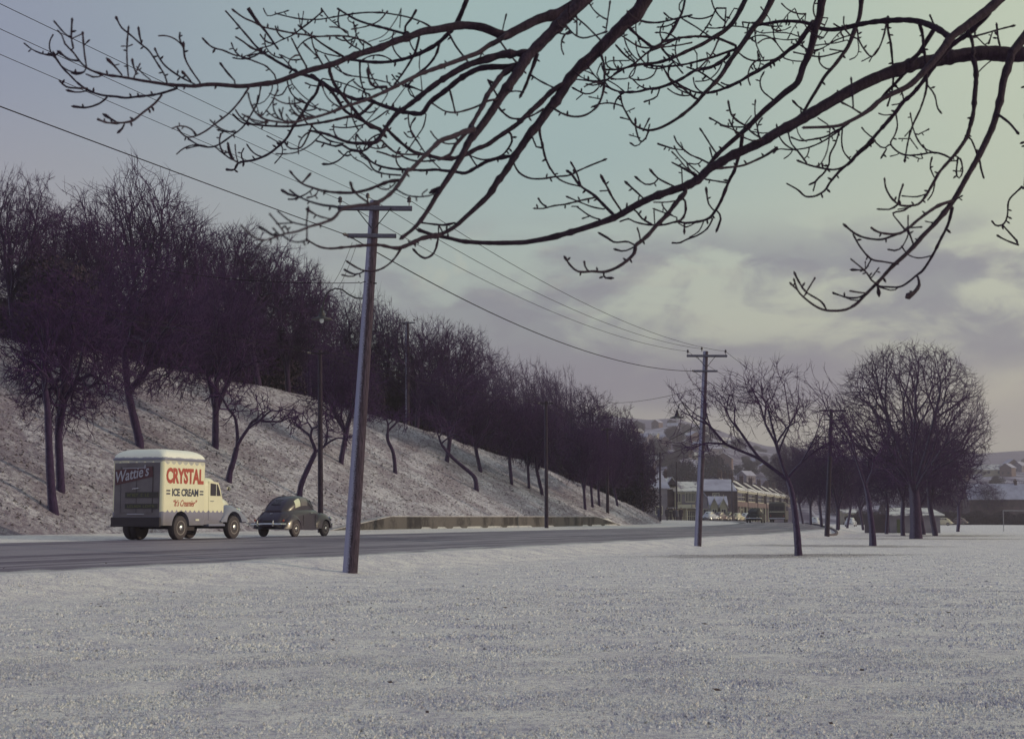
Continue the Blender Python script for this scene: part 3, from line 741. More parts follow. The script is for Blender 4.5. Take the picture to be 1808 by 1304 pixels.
# ------------------------------------------------------------------ overhanging tree at the viewer, traced branch by branch
REG={'A':(20,10,4.109),'B':(380,10,4.109),'C':(780,10,4.109),'D':(1160,10,4.109),'E':(1368,10,4.109),'F':(380,250,4.109),'G':(920,250,4.109),'H':(1360,250,4.109),'4':(560,240,2.825)}
MAIN=[ # width0 width1 depth0 depth1 : path root->tip
"105 22 7.2 6.6: E 1900,350 1700,355 1560,345 1450,350 1300,370 1150,400 1000,430 850,480 700,540 560,610 420,690 300,760 150,850 0,930 D 780,980 650,1040 540,1090 440,1150 G 1356,204 1290,270 1200,320 1080,360 940,410 820,470 700,540 600,580 480,620 350,660 200,700 60,725 F 2219,732 2000,735 1808,725 1700,700 1620,685 1560,670 1500,650",
"72 9 6.4 5.2: C 1060,-60 980,-20 860,50 700,100 600,150 520,190 460,220 400,200 300,160 200,145 130,145 40,160 B 1600,175 1500,190 1400,230 1300,260 1200,305 1080,340 960,380 880,415 800,440 700,465 620,490 540,520 440,555 330,570 200,585 100,580 A 1479,572 1400,575 1320,585 1250,580 1150,575 1050,560 950,545 870,530 780,515 700,505 620,485 560,460 520,430 490,395 450,340 410,300 385,270 370,220 345,190",
"92 22 6.2 5.6: C 1050,-60 940,50 860,130 780,210 700,290 640,350 600,400 560,470 500,560 430,660 380,740 320,830 260,910 200,980 160,1060 110,1150 60,1230 F 1700,250 1660,310 1600,400 1560,470 1500,560 1440,630 1370,685",
"98 24 6.8 6.4: C 1480,-60 1420,50 1330,130 1240,220 1160,300 1080,380 1000,450 930,530 880,610 830,690 770,760 700,860 640,930 580,1020 530,1090 490,1160 440,1233 4 900,225 860,290 800,350 740,405 690,450 640,480 610,492",
"54 11 6.9 6.0: E 1720,340 1700,420 1660,540 1640,660 1610,780 1580,880 1530,990 1470,1110 H 1430,250 1370,360 1320,440 1250,530 1180,610 1110,680 1050,750 970,830 880,910 800,1000 740,1060 680,1120 620,1180 540,1220 420,1225 340,1200 250,1135 200,1080 175,1010",
"58 26 7.0 7.1: D 1200,-60 1190,0 1180,80 1150,160 1130,260 1100,360 1060,440 1040,510 1010,570 930,630 850,700 780,760 710,830 640,900 560,970 480,1040 420,1100 370,1170",
"32 20 7.4 7.1: D 1485,-60 1470,80 1430,190 1390,290 1350,350 1290,430 1220,510 1160,610 1110,690 1060,780",
"44 11 7.6 6.8: D 850,-80 770,80 700,160 640,250 590,320 530,400 470,500 410,570 340,640 280,710 200,780 130,830 60,870 C 1561,895 1500,905 1440,890 1390,860 1340,780 1310,720 1300,670",
"36 12 7.7 7.2: D 650,-60 560,110 480,190 410,230 330,280 220,330 100,385 C 1561,415 1500,420 1420,430 1340,450 1260,465 1190,465",
"70 16 6.6 6.0: E 1640,-60 1560,20 1440,110 1360,170 1280,230 1230,300 1160,390 1090,470 1000,560 940,600 850,640 760,690 680,760 600,810 520,850 470,870 380,880 220,885",
]
SUB=[
"40 10: E 1550,60 1420,190 1320,260 1240,330 1160,430 1090,530 1000,640 930,700 880,770 820,840 740,930 680,1000 600,1070 540,1140 490,1180 H 480,240 430,300 400,350 340,390 290,400 250,395 200,350 130,310",
"44 18: E 1280,240 1200,180 1120,140 1040,115 950,105 850,108 750,115 650,130 560,150 470,170 400,175 330,165 D 1100,130 1000,115 900,115 800,130 720,145",
"34 12: D 1130,120 1070,210 1020,280 960,320 900,370 820,420 740,470 680,500 600,550 490,600 390,630 290,630 210,600 150,565",
"55 14: C 620,345 520,350 440,355 340,385 250,410 170,440 80,490 0,540 B 1600,570 1520,630 1460,680 1380,740 1320,780 1270,840 1230,900 1200,950 1170,990 1060,1000 960,990 880,960 800,930 700,910",
"42 20: C 560,430 480,445 380,445 280,455 200,490 120,540 60,590 B 1640,640 1560,700 1520,760 1490,785 1390,775 1310,755 1200,720 1100,680 1020,680 940,650 860,610 780,560 700,520 640,500",
"40 20: C 520,450 440,500 380,580 330,650 300,720 260,790 220,860 180,920 100,1010 60,1080 -10,1110",
"36 10: C 230,900 150,920 80,950 B 1643,975 1600,1010 1540,1070 1480,1130 1420,1190 F 1400,200 1370,250 1330,310 1280,370 1200,430 1120,455 1020,465 920,490 860,555 780,590 690,615 600,650 500,670 430,695 350,715 270,685 190,610",
"30 18: C 690,360 670,420 640,500 610,580 580,640",
"36 22: C 900,560 800,620 720,700 620,790 560,850 490,900 400,960 330,1010 250,1040 180,1080 100,1105 B 1643,1110 1540,1085 1450,1065 1380,1020 1310,960 1250,900",
"26 12: C 530,1090 440,1100 330,1130 240,1180 170,1215 100,1205 0,1195 B 1600,1190 1500,1195 1420,1190 1300,1185 1200,1165 1130,1130 1080,1080 1020,1050",
"36 11: C 470,210 400,260 340,290 270,340 190,370 100,405 0,440 B 1560,470 1480,500 1400,540 1320,580 1240,620 1150,660 1050,700 950,730 850,770 760,800 640,830 540,850 430,840 350,820 290,770 255,700 240,640",
"34 16: C 180,-40 140,60 100,140 40,210 B 1620,270 1540,320 1440,365 1340,395 1240,410 1130,410 1000,395 930,390",
"18 11: E 1820,340 H 1850,250 1820,330 1780,370 1730,430 1720,540 1690,600 1640,610 1615,585",
"36 11: E 1400,320 1430,370 1455,440 1460,540 1450,660 1440,780 1410,900 1390,960 1330,1050 1280,1110 1200,1200 H 1200,270 1160,340 1130,390 1080,450 1020,465 940,460 880,410 840,340 830,280",
"34 28: E 1170,150 1100,260 1050,340 1000,390","24 10: E 960,470 870,570 800,640 720,740 640,790 560,830 500,880 440,910 370,950 280,970 190,980 130,960",
"34 12: G 1190,370 1120,450 1060,530 980,610 920,680 860,730 830,755 820,810 760,870 680,920 600,945 520,940 470,945 410,940 360,900 325,850",
"26 10: D 620,930 610,1010 590,1100 G 1546,214 1520,260 1490,330 1450,430 1410,500 1370,550 1310,575 1200,590 1130,580 1050,600 980,605 900,600 820,580 780,560 730,575",
"22 16: G 670,530 600,460 530,390 430,320 370,240 345,220",
"24 14: H 1320,430 1230,460 1150,510 1070,570 1000,630 940,665 860,670 780,655 740,630",
"22 11: H 1320,480 1290,600 1240,700 1180,820 1110,930 1060,970 1000,1020 930,1055 800,1050",
"24 20: B 830,480 860,560 900,620 960,700 1020,770 1070,830 1130,880 1190,900 1220,930",
"22 20: B 700,500 760,550 830,610 880,670 940,760 1020,810 1100,850 1180,890",
"24 11: F 1330,280 1260,290 1180,320 1100,350 1000,370 900,370 800,360 710,335 640,310 590,270 555,230",
"30 12: F 1620,680 1550,690 1490,705 1420,740 1340,770 1290,770 1190,750 1090,752 950,765 830,775 750,760 670,715",
"22 12: B 1150,700 1050,790 950,810 820,840 690,860 560,875 430,875 300,865 200,850 140,800",
"18 12: A 1200,600 1110,630 1020,650 920,660 830,670 760,660 690,655 620,640 550,610 480,560 420,500 370,450 320,380 275,350",
"20 14: B 750,580 730,640 680,700 640,770 600,830 560,890 520,960 460,1020 380,1080 280,1120 170,1140 140,1190 90,1190",
"22 10: B 580,470 540,455 440,400 360,350 300,300 240,230 180,160 120,90 80,45","26 12: B 240,20 300,110 360,180 445,300",
"20 12: D 590,310 500,340 400,375 310,400 210,425 100,440 C 1561,440 1480,430",
"26 10: D 520,360 460,410 380,450 280,470 180,530 90,570 C 1561,600 1500,605 1420,625 1340,630 1270,620 1200,590 1130,560 1060,545 970,535",
"18 12: D 570,290 500,260 430,235 340,225 250,225 150,240 60,280 C 1561,310 1500,335 1440,385 1390,425 1320,460 1240,510 1170,560",
"20 12: E 720,980 640,1050 590,1090 560,1130 500,1170 420,1190 300,1170 230,1150 180,1130",
"22 10: E 1040,110 1070,200 1080,300 1090,370 1100,470 1100,600 1060,740 1000,870 970,970 945,1110",
"18 12: E 820,80 820,170 840,270 850,370 860,500 850,620 820,720","18 16: B 1460,30 1420,100 1380,150 1380,210",
"20 12: B 1390,210 1320,190 1230,165 1130,140 1040,110 980,80 900,30","18 10: B 930,370 860,330 780,280 700,220 630,170 610,150",
"14 12: B 1130,290 1060,250 970,225 850,220 740,225 640,210 560,200 440,175 350,155 280,120 210,90 140,40",
"18 12: B 1630,260 1600,360 1530,450 1460,500 1400,580","18 12: B 1480,230 1450,340 1400,430 1340,520 1310,560",
"30 22: D 1180,90 1110,170 1060,220","20 14: C 1340,140 1400,200 1470,260 1540,300 1620,250 1680,160 1740,60 1760,-20",
"20 10: C 715,850 710,920 730,1010 750,1100 790,1190 G 210,190 260,260 330,300 430,325",
"18 14: C 1150,340 1175,420 1180,500 1175,600 1150,690 1110,750 1040,795 960,805 880,785 800,740",
"14 12: C 520,1140 560,1210 G 60,265 150,270 250,255 350,245 410,215 500,175 600,135",
"20 14: E 1620,790 1700,850 1760,920","28 20: E 1400,180 1430,250 1440,330",
]
FINE="""
12 10 C 500,625 540,620 590,628|16 10 C 640,500 720,550 800,590|16 12 C 400,720 440,770 500,815 580,820 660,795 720,760|18 12 C 330,540 370,600 400,650 420,700
16 11 C 400,680 340,690 270,725 190,755 100,775 20,765 -60,715|16 10 C 50,590 70,660 95,765|16 10 C 500,930 510,980 480,1040 430,1090 350,1115 280,1115 200,1085|14 10 C 200,1080 230,1130 260,1170
12 12 C 660,960 690,1030 715,1030|14 10 C 330,290 290,340 275,400|14 11 C 430,270 480,340 530,400 600,480|8 12 C 440,190 450,140 465,80
16 12 C 40,180 100,290 160,370 200,420|12 10 B 1580,165 1500,120 1400,85 1300,65 1200,50|12 8 B 620,170 560,215 480,250 400,290 320,310|14 10 B 620,170 700,110 770,50
8 7 B 620,160 605,70|8 7 B 625,160 640,50|16 11 B 340,335 270,310 200,260 160,235|15 10 B 660,440 620,370 590,310 560,250|10 9 B 560,460 520,410 470,360|10 10 B 620,390 560,395 490,365
14 9 B 780,430 740,360 710,290 700,240|10 13 B 750,380 700,330 660,290|12 9 B 900,370 800,350 730,320|10 13 B 430,500 370,440 300,410 210,375 130,355 60,325 0,310 A 1440,290 1400,250|8 7 B 190,375 260,350 330,310
10 16 B 140,545 90,490 60,450 45,430|12 13 A 1130,560 1110,500 1060,420 1000,330 940,280 860,210 800,160 765,95|10 15 A 1370,560 1300,460 1260,380 1250,290|12 13 A 1330,570 1230,520 1130,450 1080,390 1045,320
10 18 A 1310,560 1280,520 1250,490|10 13 A 850,520 840,400 840,280 850,170|10 15 A 950,290 935,240 925,175|8 8 A 840,295 805,295|8 8 A 840,300 868,288|10 17 A 800,500 750,440 715,405|8 8 A 740,435 770,428
10 9 A 890,520 920,450 930,430|8 15 A 910,500 890,450 880,405|9 9 A 1010,540 950,490 915,450|10 15 A 545,440 530,340 518,200|10 10 A 525,290 555,262|12 14 A 450,310 435,230 440,110|10 12 A 440,240 385,200 320,125
9 9 A 440,240 515,205|12 15 A 490,400 420,390 355,345|8 15 A 530,480 490,500 445,488|10 14 A 330,390 315,360|12 13 A 550,600 480,600 400,590 355,550|9 13 A 540,620 480,630 425,620|12 17 A 690,670 640,710 550,740 470,735
15 15 A 1090,650 1040,710 950,780 880,835 800,850 700,850 635,828|10 17 A 770,850 720,820 695,805|10 17 A 820,860 805,890 790,905|14 12 A 1720,600 1660,690 1580,780 1490,850 1410,910 1340,945 1280,955 1240,930 1215,900
12 12 B 330,590 310,690 260,790 200,880 110,950 0,1020 A 1379,1020 1290,970|12 8 A 1370,1015 1340,1020 1280,1035|10 10 B 0,1025 80,1090 170,1140|9 8 B 165,1135 150,1080 145,1020|9 15 B 130,1110 110,1060 95,1010
9 8 B 470,1000 430,975 385,950|9 8 B 480,1010 490,1070 440,1135|12 11 B 700,870 670,950 620,1030 540,1035 510,1000|10 9 B 760,940 690,1010 600,1060 520,1075 450,1075|10 13 B 960,1060 900,1120 830,1150 795,1150
18 13 B 1190,950 1100,1040 1050,1055 980,1045 920,1010 870,1020 800,1000 745,985|16 12 B 1210,980 1260,1030 1320,1070 1400,1080 1500,1080|14 12 B 1360,1090 1300,1100 1250,1080 1180,1060|14 12 B 1360,1095 1420,1120 1500,1130 1570,1125
13 11 B 1060,1060 1110,1120 1150,1190 1230,1220 1340,1230|9 8 B 970,1060 1010,1110 1070,1140 1130,1190|14 10 B 700,870 760,930 830,980 920,1000|14 10 B 1050,400 1050,480 1060,560 1090,640|10 9 B 890,440 940,500 1030,515 1130,530 1260,560
10 9 B 780,530 880,550 1000,590 1110,640|9 8 B 560,570 620,640 680,690 760,760|18 17 B 1240,590 1160,590 1120,550 1110,490|8 7 B 1380,590 1300,700 1240,790|8 7 B 1410,600 1450,670|13 12 B 1380,570 1450,600 1500,620
8 7 B 1500,610 1490,500 1480,440 1485,360|11 9 B 1400,790 1410,880 1460,970 1510,1050 1560,1110 1640,1190|10 8 B 1530,790 1510,880 1450,970 1390,1060|8 9 B 1450,950 1410,960 1380,930|11 10 B 870,780 800,760 700,730 620,680
10 9 B 740,810 660,780 600,730 540,710|10 9 B 680,820 600,800 550,770|12 10 B 620,840 520,840 430,810 380,770|12 10 B 380,850 280,830 200,790|12 14 B 490,830 470,770|8 9 B 480,800 490,750|11 10 B 1250,760 1150,830 1050,870 950,885 860,880
8 7 B 1250,640 1200,720 1080,860 970,980|8 7 B 960,820 950,880|8 7 B 415,590 400,640 350,700 300,715|8 7 B 455,590 440,640 400,720 350,790|10 9 B 520,590 490,640 440,655 400,640|8 7 B 310,650 300,720 320,790
8 9 B 140,905 90,920 30,905|13 10 B 900,30 890,100 900,150|10 9 B 960,190 900,160 840,155|10 8 B 770,20 820,90 880,140 940,190|8 8 B 1000,50 960,100 1020,150 1010,260 980,300|11 9 B 1250,40 1190,110 1100,150 1000,170
11 10 B 1250,55 1120,50 1000,60 880,80 760,100 650,100 550,85 450,60|9 8 B 350,20 380,75 450,60 520,40|7 6 B 1330,70 1280,150 1220,220 1120,260|7 6 B 1320,190 1260,240 1200,260|7 7 B 1350,20 1340,150|12 12 B 1050,320 980,280 940,240|8 8 B 1080,250 1075,310
12 15 F 640,290 680,245|9 12 F 710,340 660,380 580,415 535,418|8 12 F 740,370 720,395 680,405|18 12 F 920,485 860,470 780,460 690,435 600,395 545,355|12 19 F 600,395 540,385 495,360|12 19 F 1110,440 1050,400 1000,350 985,310
10 10 F 1180,330 1230,350 1280,330 1310,290|12 10 F 1320,350 1380,385 1450,400 1540,395 1620,370|9 9 F 1500,380 1530,355|10 15 F 830,560 750,540 680,500|12 11 F 670,610 560,585 500,545 460,510|9 13 F 660,610 665,560 672,500|9 9 F 560,590 460,595
10 10 F 665,620 665,710|11 12 F 490,680 540,715 600,730 660,715|14 17 F 480,680 410,675 370,645 330,625|10 12 F 500,660 450,590 400,530|8 8 F 350,715 310,755|8 8 F 530,650 515,625|8 12 F 460,670 430,640|14 12 F 1350,775 1290,860 1220,915 1150,938 1080,935 1020,910 965,875
10 12 F 1080,940 1040,960 1000,960 950,935|9 10 F 1030,960 990,980 935,970|14 14 F 1620,690 1600,780 1570,825 1520,845 1475,820 1450,795|10 10 F 1620,600 1620,680|16 12 F 1740,590 1660,605 1590,600 1510,590|16 26 F 1660,320 1640,330 1600,350
12 12 G 500,945 470,920 460,880|12 14 G 600,950 605,985 640,990|12 15 G 830,755 770,725 680,730 630,700 578,670|10 12 G 830,755 790,780 740,795 695,785|10 10 G 865,725 860,680 848,640|16 14 G 1190,430 1195,500 1170,560 1130,580
10 12 G 1400,500 1360,450 1345,360|10 16 G 1420,500 1450,550 1425,630|12 12 G 1390,560 1350,630 1280,680 1200,710 1150,735 1105,735|9 8 G 1320,590 1290,650 1230,690|10 9 G 1130,550 1050,520 970,490|9 8 G 970,600 965,510|9 9 G 1140,590 1200,620 1260,590
12 15 G 1185,600 1185,645|14 12 G 950,600 880,560 830,500 790,490|10 9 G 1120,430 1050,440 970,440|10 9 G 1020,440 1040,490 1090,530|12 11 G 1500,300 1440,290 1350,275|14 13 G 430,310 400,220 370,165|14 10 G 540,405 420,430 320,455 240,465 160,485 105,485
12 12 G 180,470 150,450 130,420|11 11 G 600,490 520,475 440,445 345,405|12 10 G 570,565 500,540 415,480|9 9 G 500,540 455,555|9 8 G 415,470 375,470|12 17 G 720,490 660,400 630,340 590,265|8 8 G 630,355 585,358|12 15 G 880,405 770,305|14 12 G 765,490 768,455
12 14 G 1110,325 1000,270 950,220|10 13 G 990,275 960,305 900,310 845,270|8 8 G 850,430 855,405|14 10 D 370,1140 310,1110 240,1080 180,1030 140,985 130,960|9 12 D 190,1045 130,1040 60,1020 15,1005|9 9 D 300,1210 230,1150 160,1080 130,1030|8 7 D 200,1060 175,1000
9 8 D 290,1240 200,1190 120,1145|10 9 G 1290,250 1200,190 1140,120 1100,80|9 9 G 1270,260 1210,210 1160,180 1105,155|9 9 G 1170,310 1165,200|9 9 G 1310,140 1280,165 1230,160|12 10 D 400,1100 385,1040|12 11 D 430,1070 400,1030 350,950 320,905
12 12 C 1500,910 1480,960 1440,985 1410,900 1405,840|9 10 C 1450,985 1430,1010 1390,1020 1380,1005|8 8 C 1440,960 1370,940|10 10 C 1460,910 1500,830|10 9 C 1370,830 1310,815|7 7 C 1340,770 1390,748|8 8 C 1480,970 1505,875
14 12 D 480,590 400,540 310,480 230,450|12 11 D 300,680 240,640 180,590|12 11 D 590,340 640,380 700,400 780,400 850,390 920,360|10 9 D 730,330 750,390 740,450 700,490|10 9 D 710,180 720,280 760,370|10 9 D 840,120 850,230 880,290 920,340|9 8 D 700,175 760,200 830,195 950,200 1040,230
9 8 D 1040,240 950,250 860,240|9 8 D 920,380 980,400 1050,405|12 10 D 1350,330 1200,370 1100,360 1000,340|10 9 D 1350,330 1265,318|10 8 D 1400,215 1300,250 1200,310 1110,350|9 8 D 1380,250 1300,270 1220,280 1140,290|9 8 D 1380,150 1310,210 1250,280
14 11 E 230,1140 170,1060 120,1000 100,930|12 10 E 490,900 485,980 500,1060 550,1120|12 10 E 480,900 420,940 340,990 240,1030 130,1045 30,1040 0,1060|12 14 E 470,900 440,1000 400,1080 390,1160 H 373,246 350,260 330,290 300,305|9 9 H 330,290 315,345
10 9 E 400,890 390,1000 370,1080 330,1150 300,1165|9 8 E 160,890 180,950 220,980|10 9 E 130,1045 110,1080 75,1105|8 8 E 250,1030 240,1080 215,1110|9 9 E 380,860 320,820|12 11 E 620,780 560,740 500,710|12 12 E 570,740 565,660 555,540|12 11 E 220,760 180,740 145,705|12 11 E 190,790 190,750|12 11 E 455,660 455,625
14 11 E 810,120 790,220 750,320 700,370 650,320 610,250 600,190|8 8 E 750,310 720,350 690,400|8 8 E 600,240 610,320 590,370 550,390|8 8 E 700,370 640,400|12 12 E 1110,580 1160,650 1180,740 1200,770|9 10 E 1000,870 985,790|10 10 E 1000,880 1030,960 1080,1030 1150,1065|9 8 E 1000,880 950,940
9 9 E 1040,935 1110,900|8 8 E 980,965 910,965|8 8 E 980,960 1030,1030|14 11 E 1280,1110 1220,1080 1150,1065 1050,1080 960,1085 890,1060 840,1000 870,940 890,870 880,790|12 11 E 830,1010 790,1035 750,1010 720,975|10 10 E 690,945 650,910 635,890|10 13 E 810,1040 780,1090|8 8 E 890,1080 850,1090
14 14 E 950,1080 945,1115|10 9 E 1060,1070 1070,1115 1010,1095|9 9 E 1100,1060 1080,1020|10 9 E 850,790 800,795 765,785|10 9 E 880,590 920,620 930,700 860,720|14 12 E 1380,945 1420,965 1450,1030 1470,1090|12 13 H 930,440 940,380 960,320|12 12 H 920,460 870,490 795,490
12 10 H 1130,380 1060,400 970,395|10 10 H 1190,260 1160,190 1170,130|10 9 H 1195,290 1180,370 1150,415|12 12 H 1020,465 970,500 890,520 930,580 970,630|8 8 H 1020,475 935,490|12 12 H 1330,100 1380,130 1395,220 1370,265 1350,230 1360,130|10 9 H 1350,140 1310,140|8 8 H 1340,215 1390,215
12 13 H 410,1225 370,1160 260,1090 210,1020 182,965|9 12 H 245,1120 280,1060 320,995|8 11 H 200,1080 155,1035|12 13 H 700,1100 640,1130 560,1130 465,1100|10 11 H 710,1100 650,1095 590,1085|9 8 H 660,1150 600,1150 560,1135|16 14 H 940,665 870,690 800,710 700,700 620,670 550,615
12 12 H 600,670 650,760 730,850 820,870 910,885|9 12 H 730,860 700,910 690,930 610,930|14 11 H 780,1030 740,1010 690,940 590,855|10 9 H 735,985 780,925|7 7 H 690,930 690,880|10 10 H 1180,825 1080,845 1000,820 960,770|12 12 H 960,760 920,790 870,785|9 9 H 960,760 1000,680 990,640
14 13 H 1040,750 1000,640|10 9 H 1000,620 1000,545|9 9 H 1000,625 1085,620|8 8 H 1180,590 1135,580|12 32 H 1070,980 1080,1040 1050,1090 1020,1110|9 9 H 930,1055 890,1080 810,1060|18 16 H 780,1040 785,1080|8 10 H 1330,430 1380,400|10 9 E 1470,230 1530,290 1580,310|14 12 E 1635,300 1620,240 1610,150
14 12 E 1400,230 1500,210 1620,175 1720,150|8 11 E 1580,190 1555,265|10 9 E 1480,480 1530,430 1570,400|14 12 E 1160,150 1130,80|12 12 H 1690,610 1780,710|12 12 H 1800,750 1700,710 1655,685|12 13 H 1500,60 1520,140 1530,200 1545,250
12 11 C 1280,200 1350,250 1440,300 1560,305 1700,290 1808,270|15 14 C 1808,230 1720,235 1620,260 1550,300|12 11 C 900,140 950,200 1020,235 1100,220 1180,195|12 11 C 1190,190 1200,120 1220,-20|12 11 C 980,80 980,200|12 11 C 940,60 1040,140 1140,240|12 10 C 850,200 900,210 940,200
14 12 C 1440,110 1560,125 1700,95 1808,70|10 9 C 1410,90 1410,190 1440,280|10 9 C 1180,570 1120,520 1060,440|10 9 C 1165,555 1125,500 1150,430|9 9 C 1160,560 1100,500 1045,475|12 14 C 1410,420 1330,360 1275,300|8 8 C 1400,400 1360,360 1330,320|9 9 C 1410,430 1390,500 1340,530 1240,535
11 10 C 1560,450 1530,510 1450,540 1360,520 1410,440|9 8 C 1360,400 1280,400 1210,405 1170,440|9 9 C 1290,400 1310,440 1260,490|10 12 C 1140,590 1100,630 1040,640 965,605|8 8 C 1025,640 985,675|9 8 C 1160,680 1080,665|9 9 C 1330,630 1270,580 1200,540|10 12 C 1580,600 1560,660 1510,685 1480,695
8 8 C 1350,620 1355,570|11 10 C 1600,320 1680,410 1740,480|12 11 C 1600,430 1640,510 1700,560 1808,650|13 11 D 190,20 130,160 60,250 0,290|12 11 D 190,100 290,160 390,230|12 11 D 430,20 370,140 310,220|14 10 D 440,260 400,350 330,430 290,470|10 9 D 350,160 430,165 560,150 700,170
12 11 D 500,20 490,170|10 9 D 480,400 440,480 370,540 285,550|12 15 D 750,960 690,920 640,870 590,840 540,790 520,710|10 9 D 560,790 545,860 570,920|10 12 D 640,880 560,880 470,865 430,840 390,820|9 9 D 590,920 530,890 470,870|9 9 D 740,930 720,850 710,760 713,700|9 8 D 830,920 760,925 680,910
12 10 D 760,970 690,980 620,950|8 8 D 640,860 680,805|10 9 D 850,690 800,650|17 15 D 870,1030 800,1080 720,1120 620,1160 500,1175 440,1180|9 8 D 560,20 520,90 480,160|10 9 D 620,120 700,130 830,150 900,150|8 7 D 860,100 900,180 960,160|8 7 D 950,60 900,130 870,170|8 7 D 1080,60 1000,150 950,240|8 7 D 1240,90 1200,180 1150,250
9 8 D 1000,20 1040,110 1090,130|8 8 D 820,100 760,20|9 8 D 1160,210 1190,250 1230,200|8 8 D 40,320 120,400 180,440|8 8 D 290,350 290,450|8 8 D 360,340 370,400 340,450
""".strip().replace('\n','|').split('|')
WK=1.14
def parse(s,hdr):
    if hdr:
        h,b=s.split(':'); nums=[float(x) for x in h.split()]; toks=b.split()
    else:
        toks=s.split(); nums=[float(toks[0]),float(toks[1])]; toks=toks[2:]
    pts=[];cur=None
    for k in toks:
        if k in REG: cur=REG[k]
        else:
            a,b=k.split(','); pts.append((cur[0]+float(a)/cur[2],cur[1]+float(b)/cur[2]))
    return [nums[0]*WK/4.109,nums[1]*WK/4.109]+nums[2:],pts
def smooth(pts,step=7.0):
    P=np.array(pts,float); d=np.r_[0,np.cumsum(np.maximum(np.linalg.norm(np.diff(P,axis=0),axis=1),1e-3))]
    n=max(4,int(d[-1]/step)); s=np.linspace(0,d[-1],n)
    # Catmull-Rom through the traced points
    out=[]
    for v in s:
        i=min(max(np.searchsorted(d,v)-1,0),len(P)-2); u=(v-d[i])/(d[i+1]-d[i])
        p0=P[max(i-1,0)];p1=P[i];p2=P[i+1];p3=P[min(i+2,len(P)-1)]
        out.append(.5*((2*p1)+(-p0+p2)*u+(2*p0-5*p1+4*p2-p3)*u*u+(-p0+3*p1-3*p2+p3)*u**3))
    return np.array(out),s/d[-1]
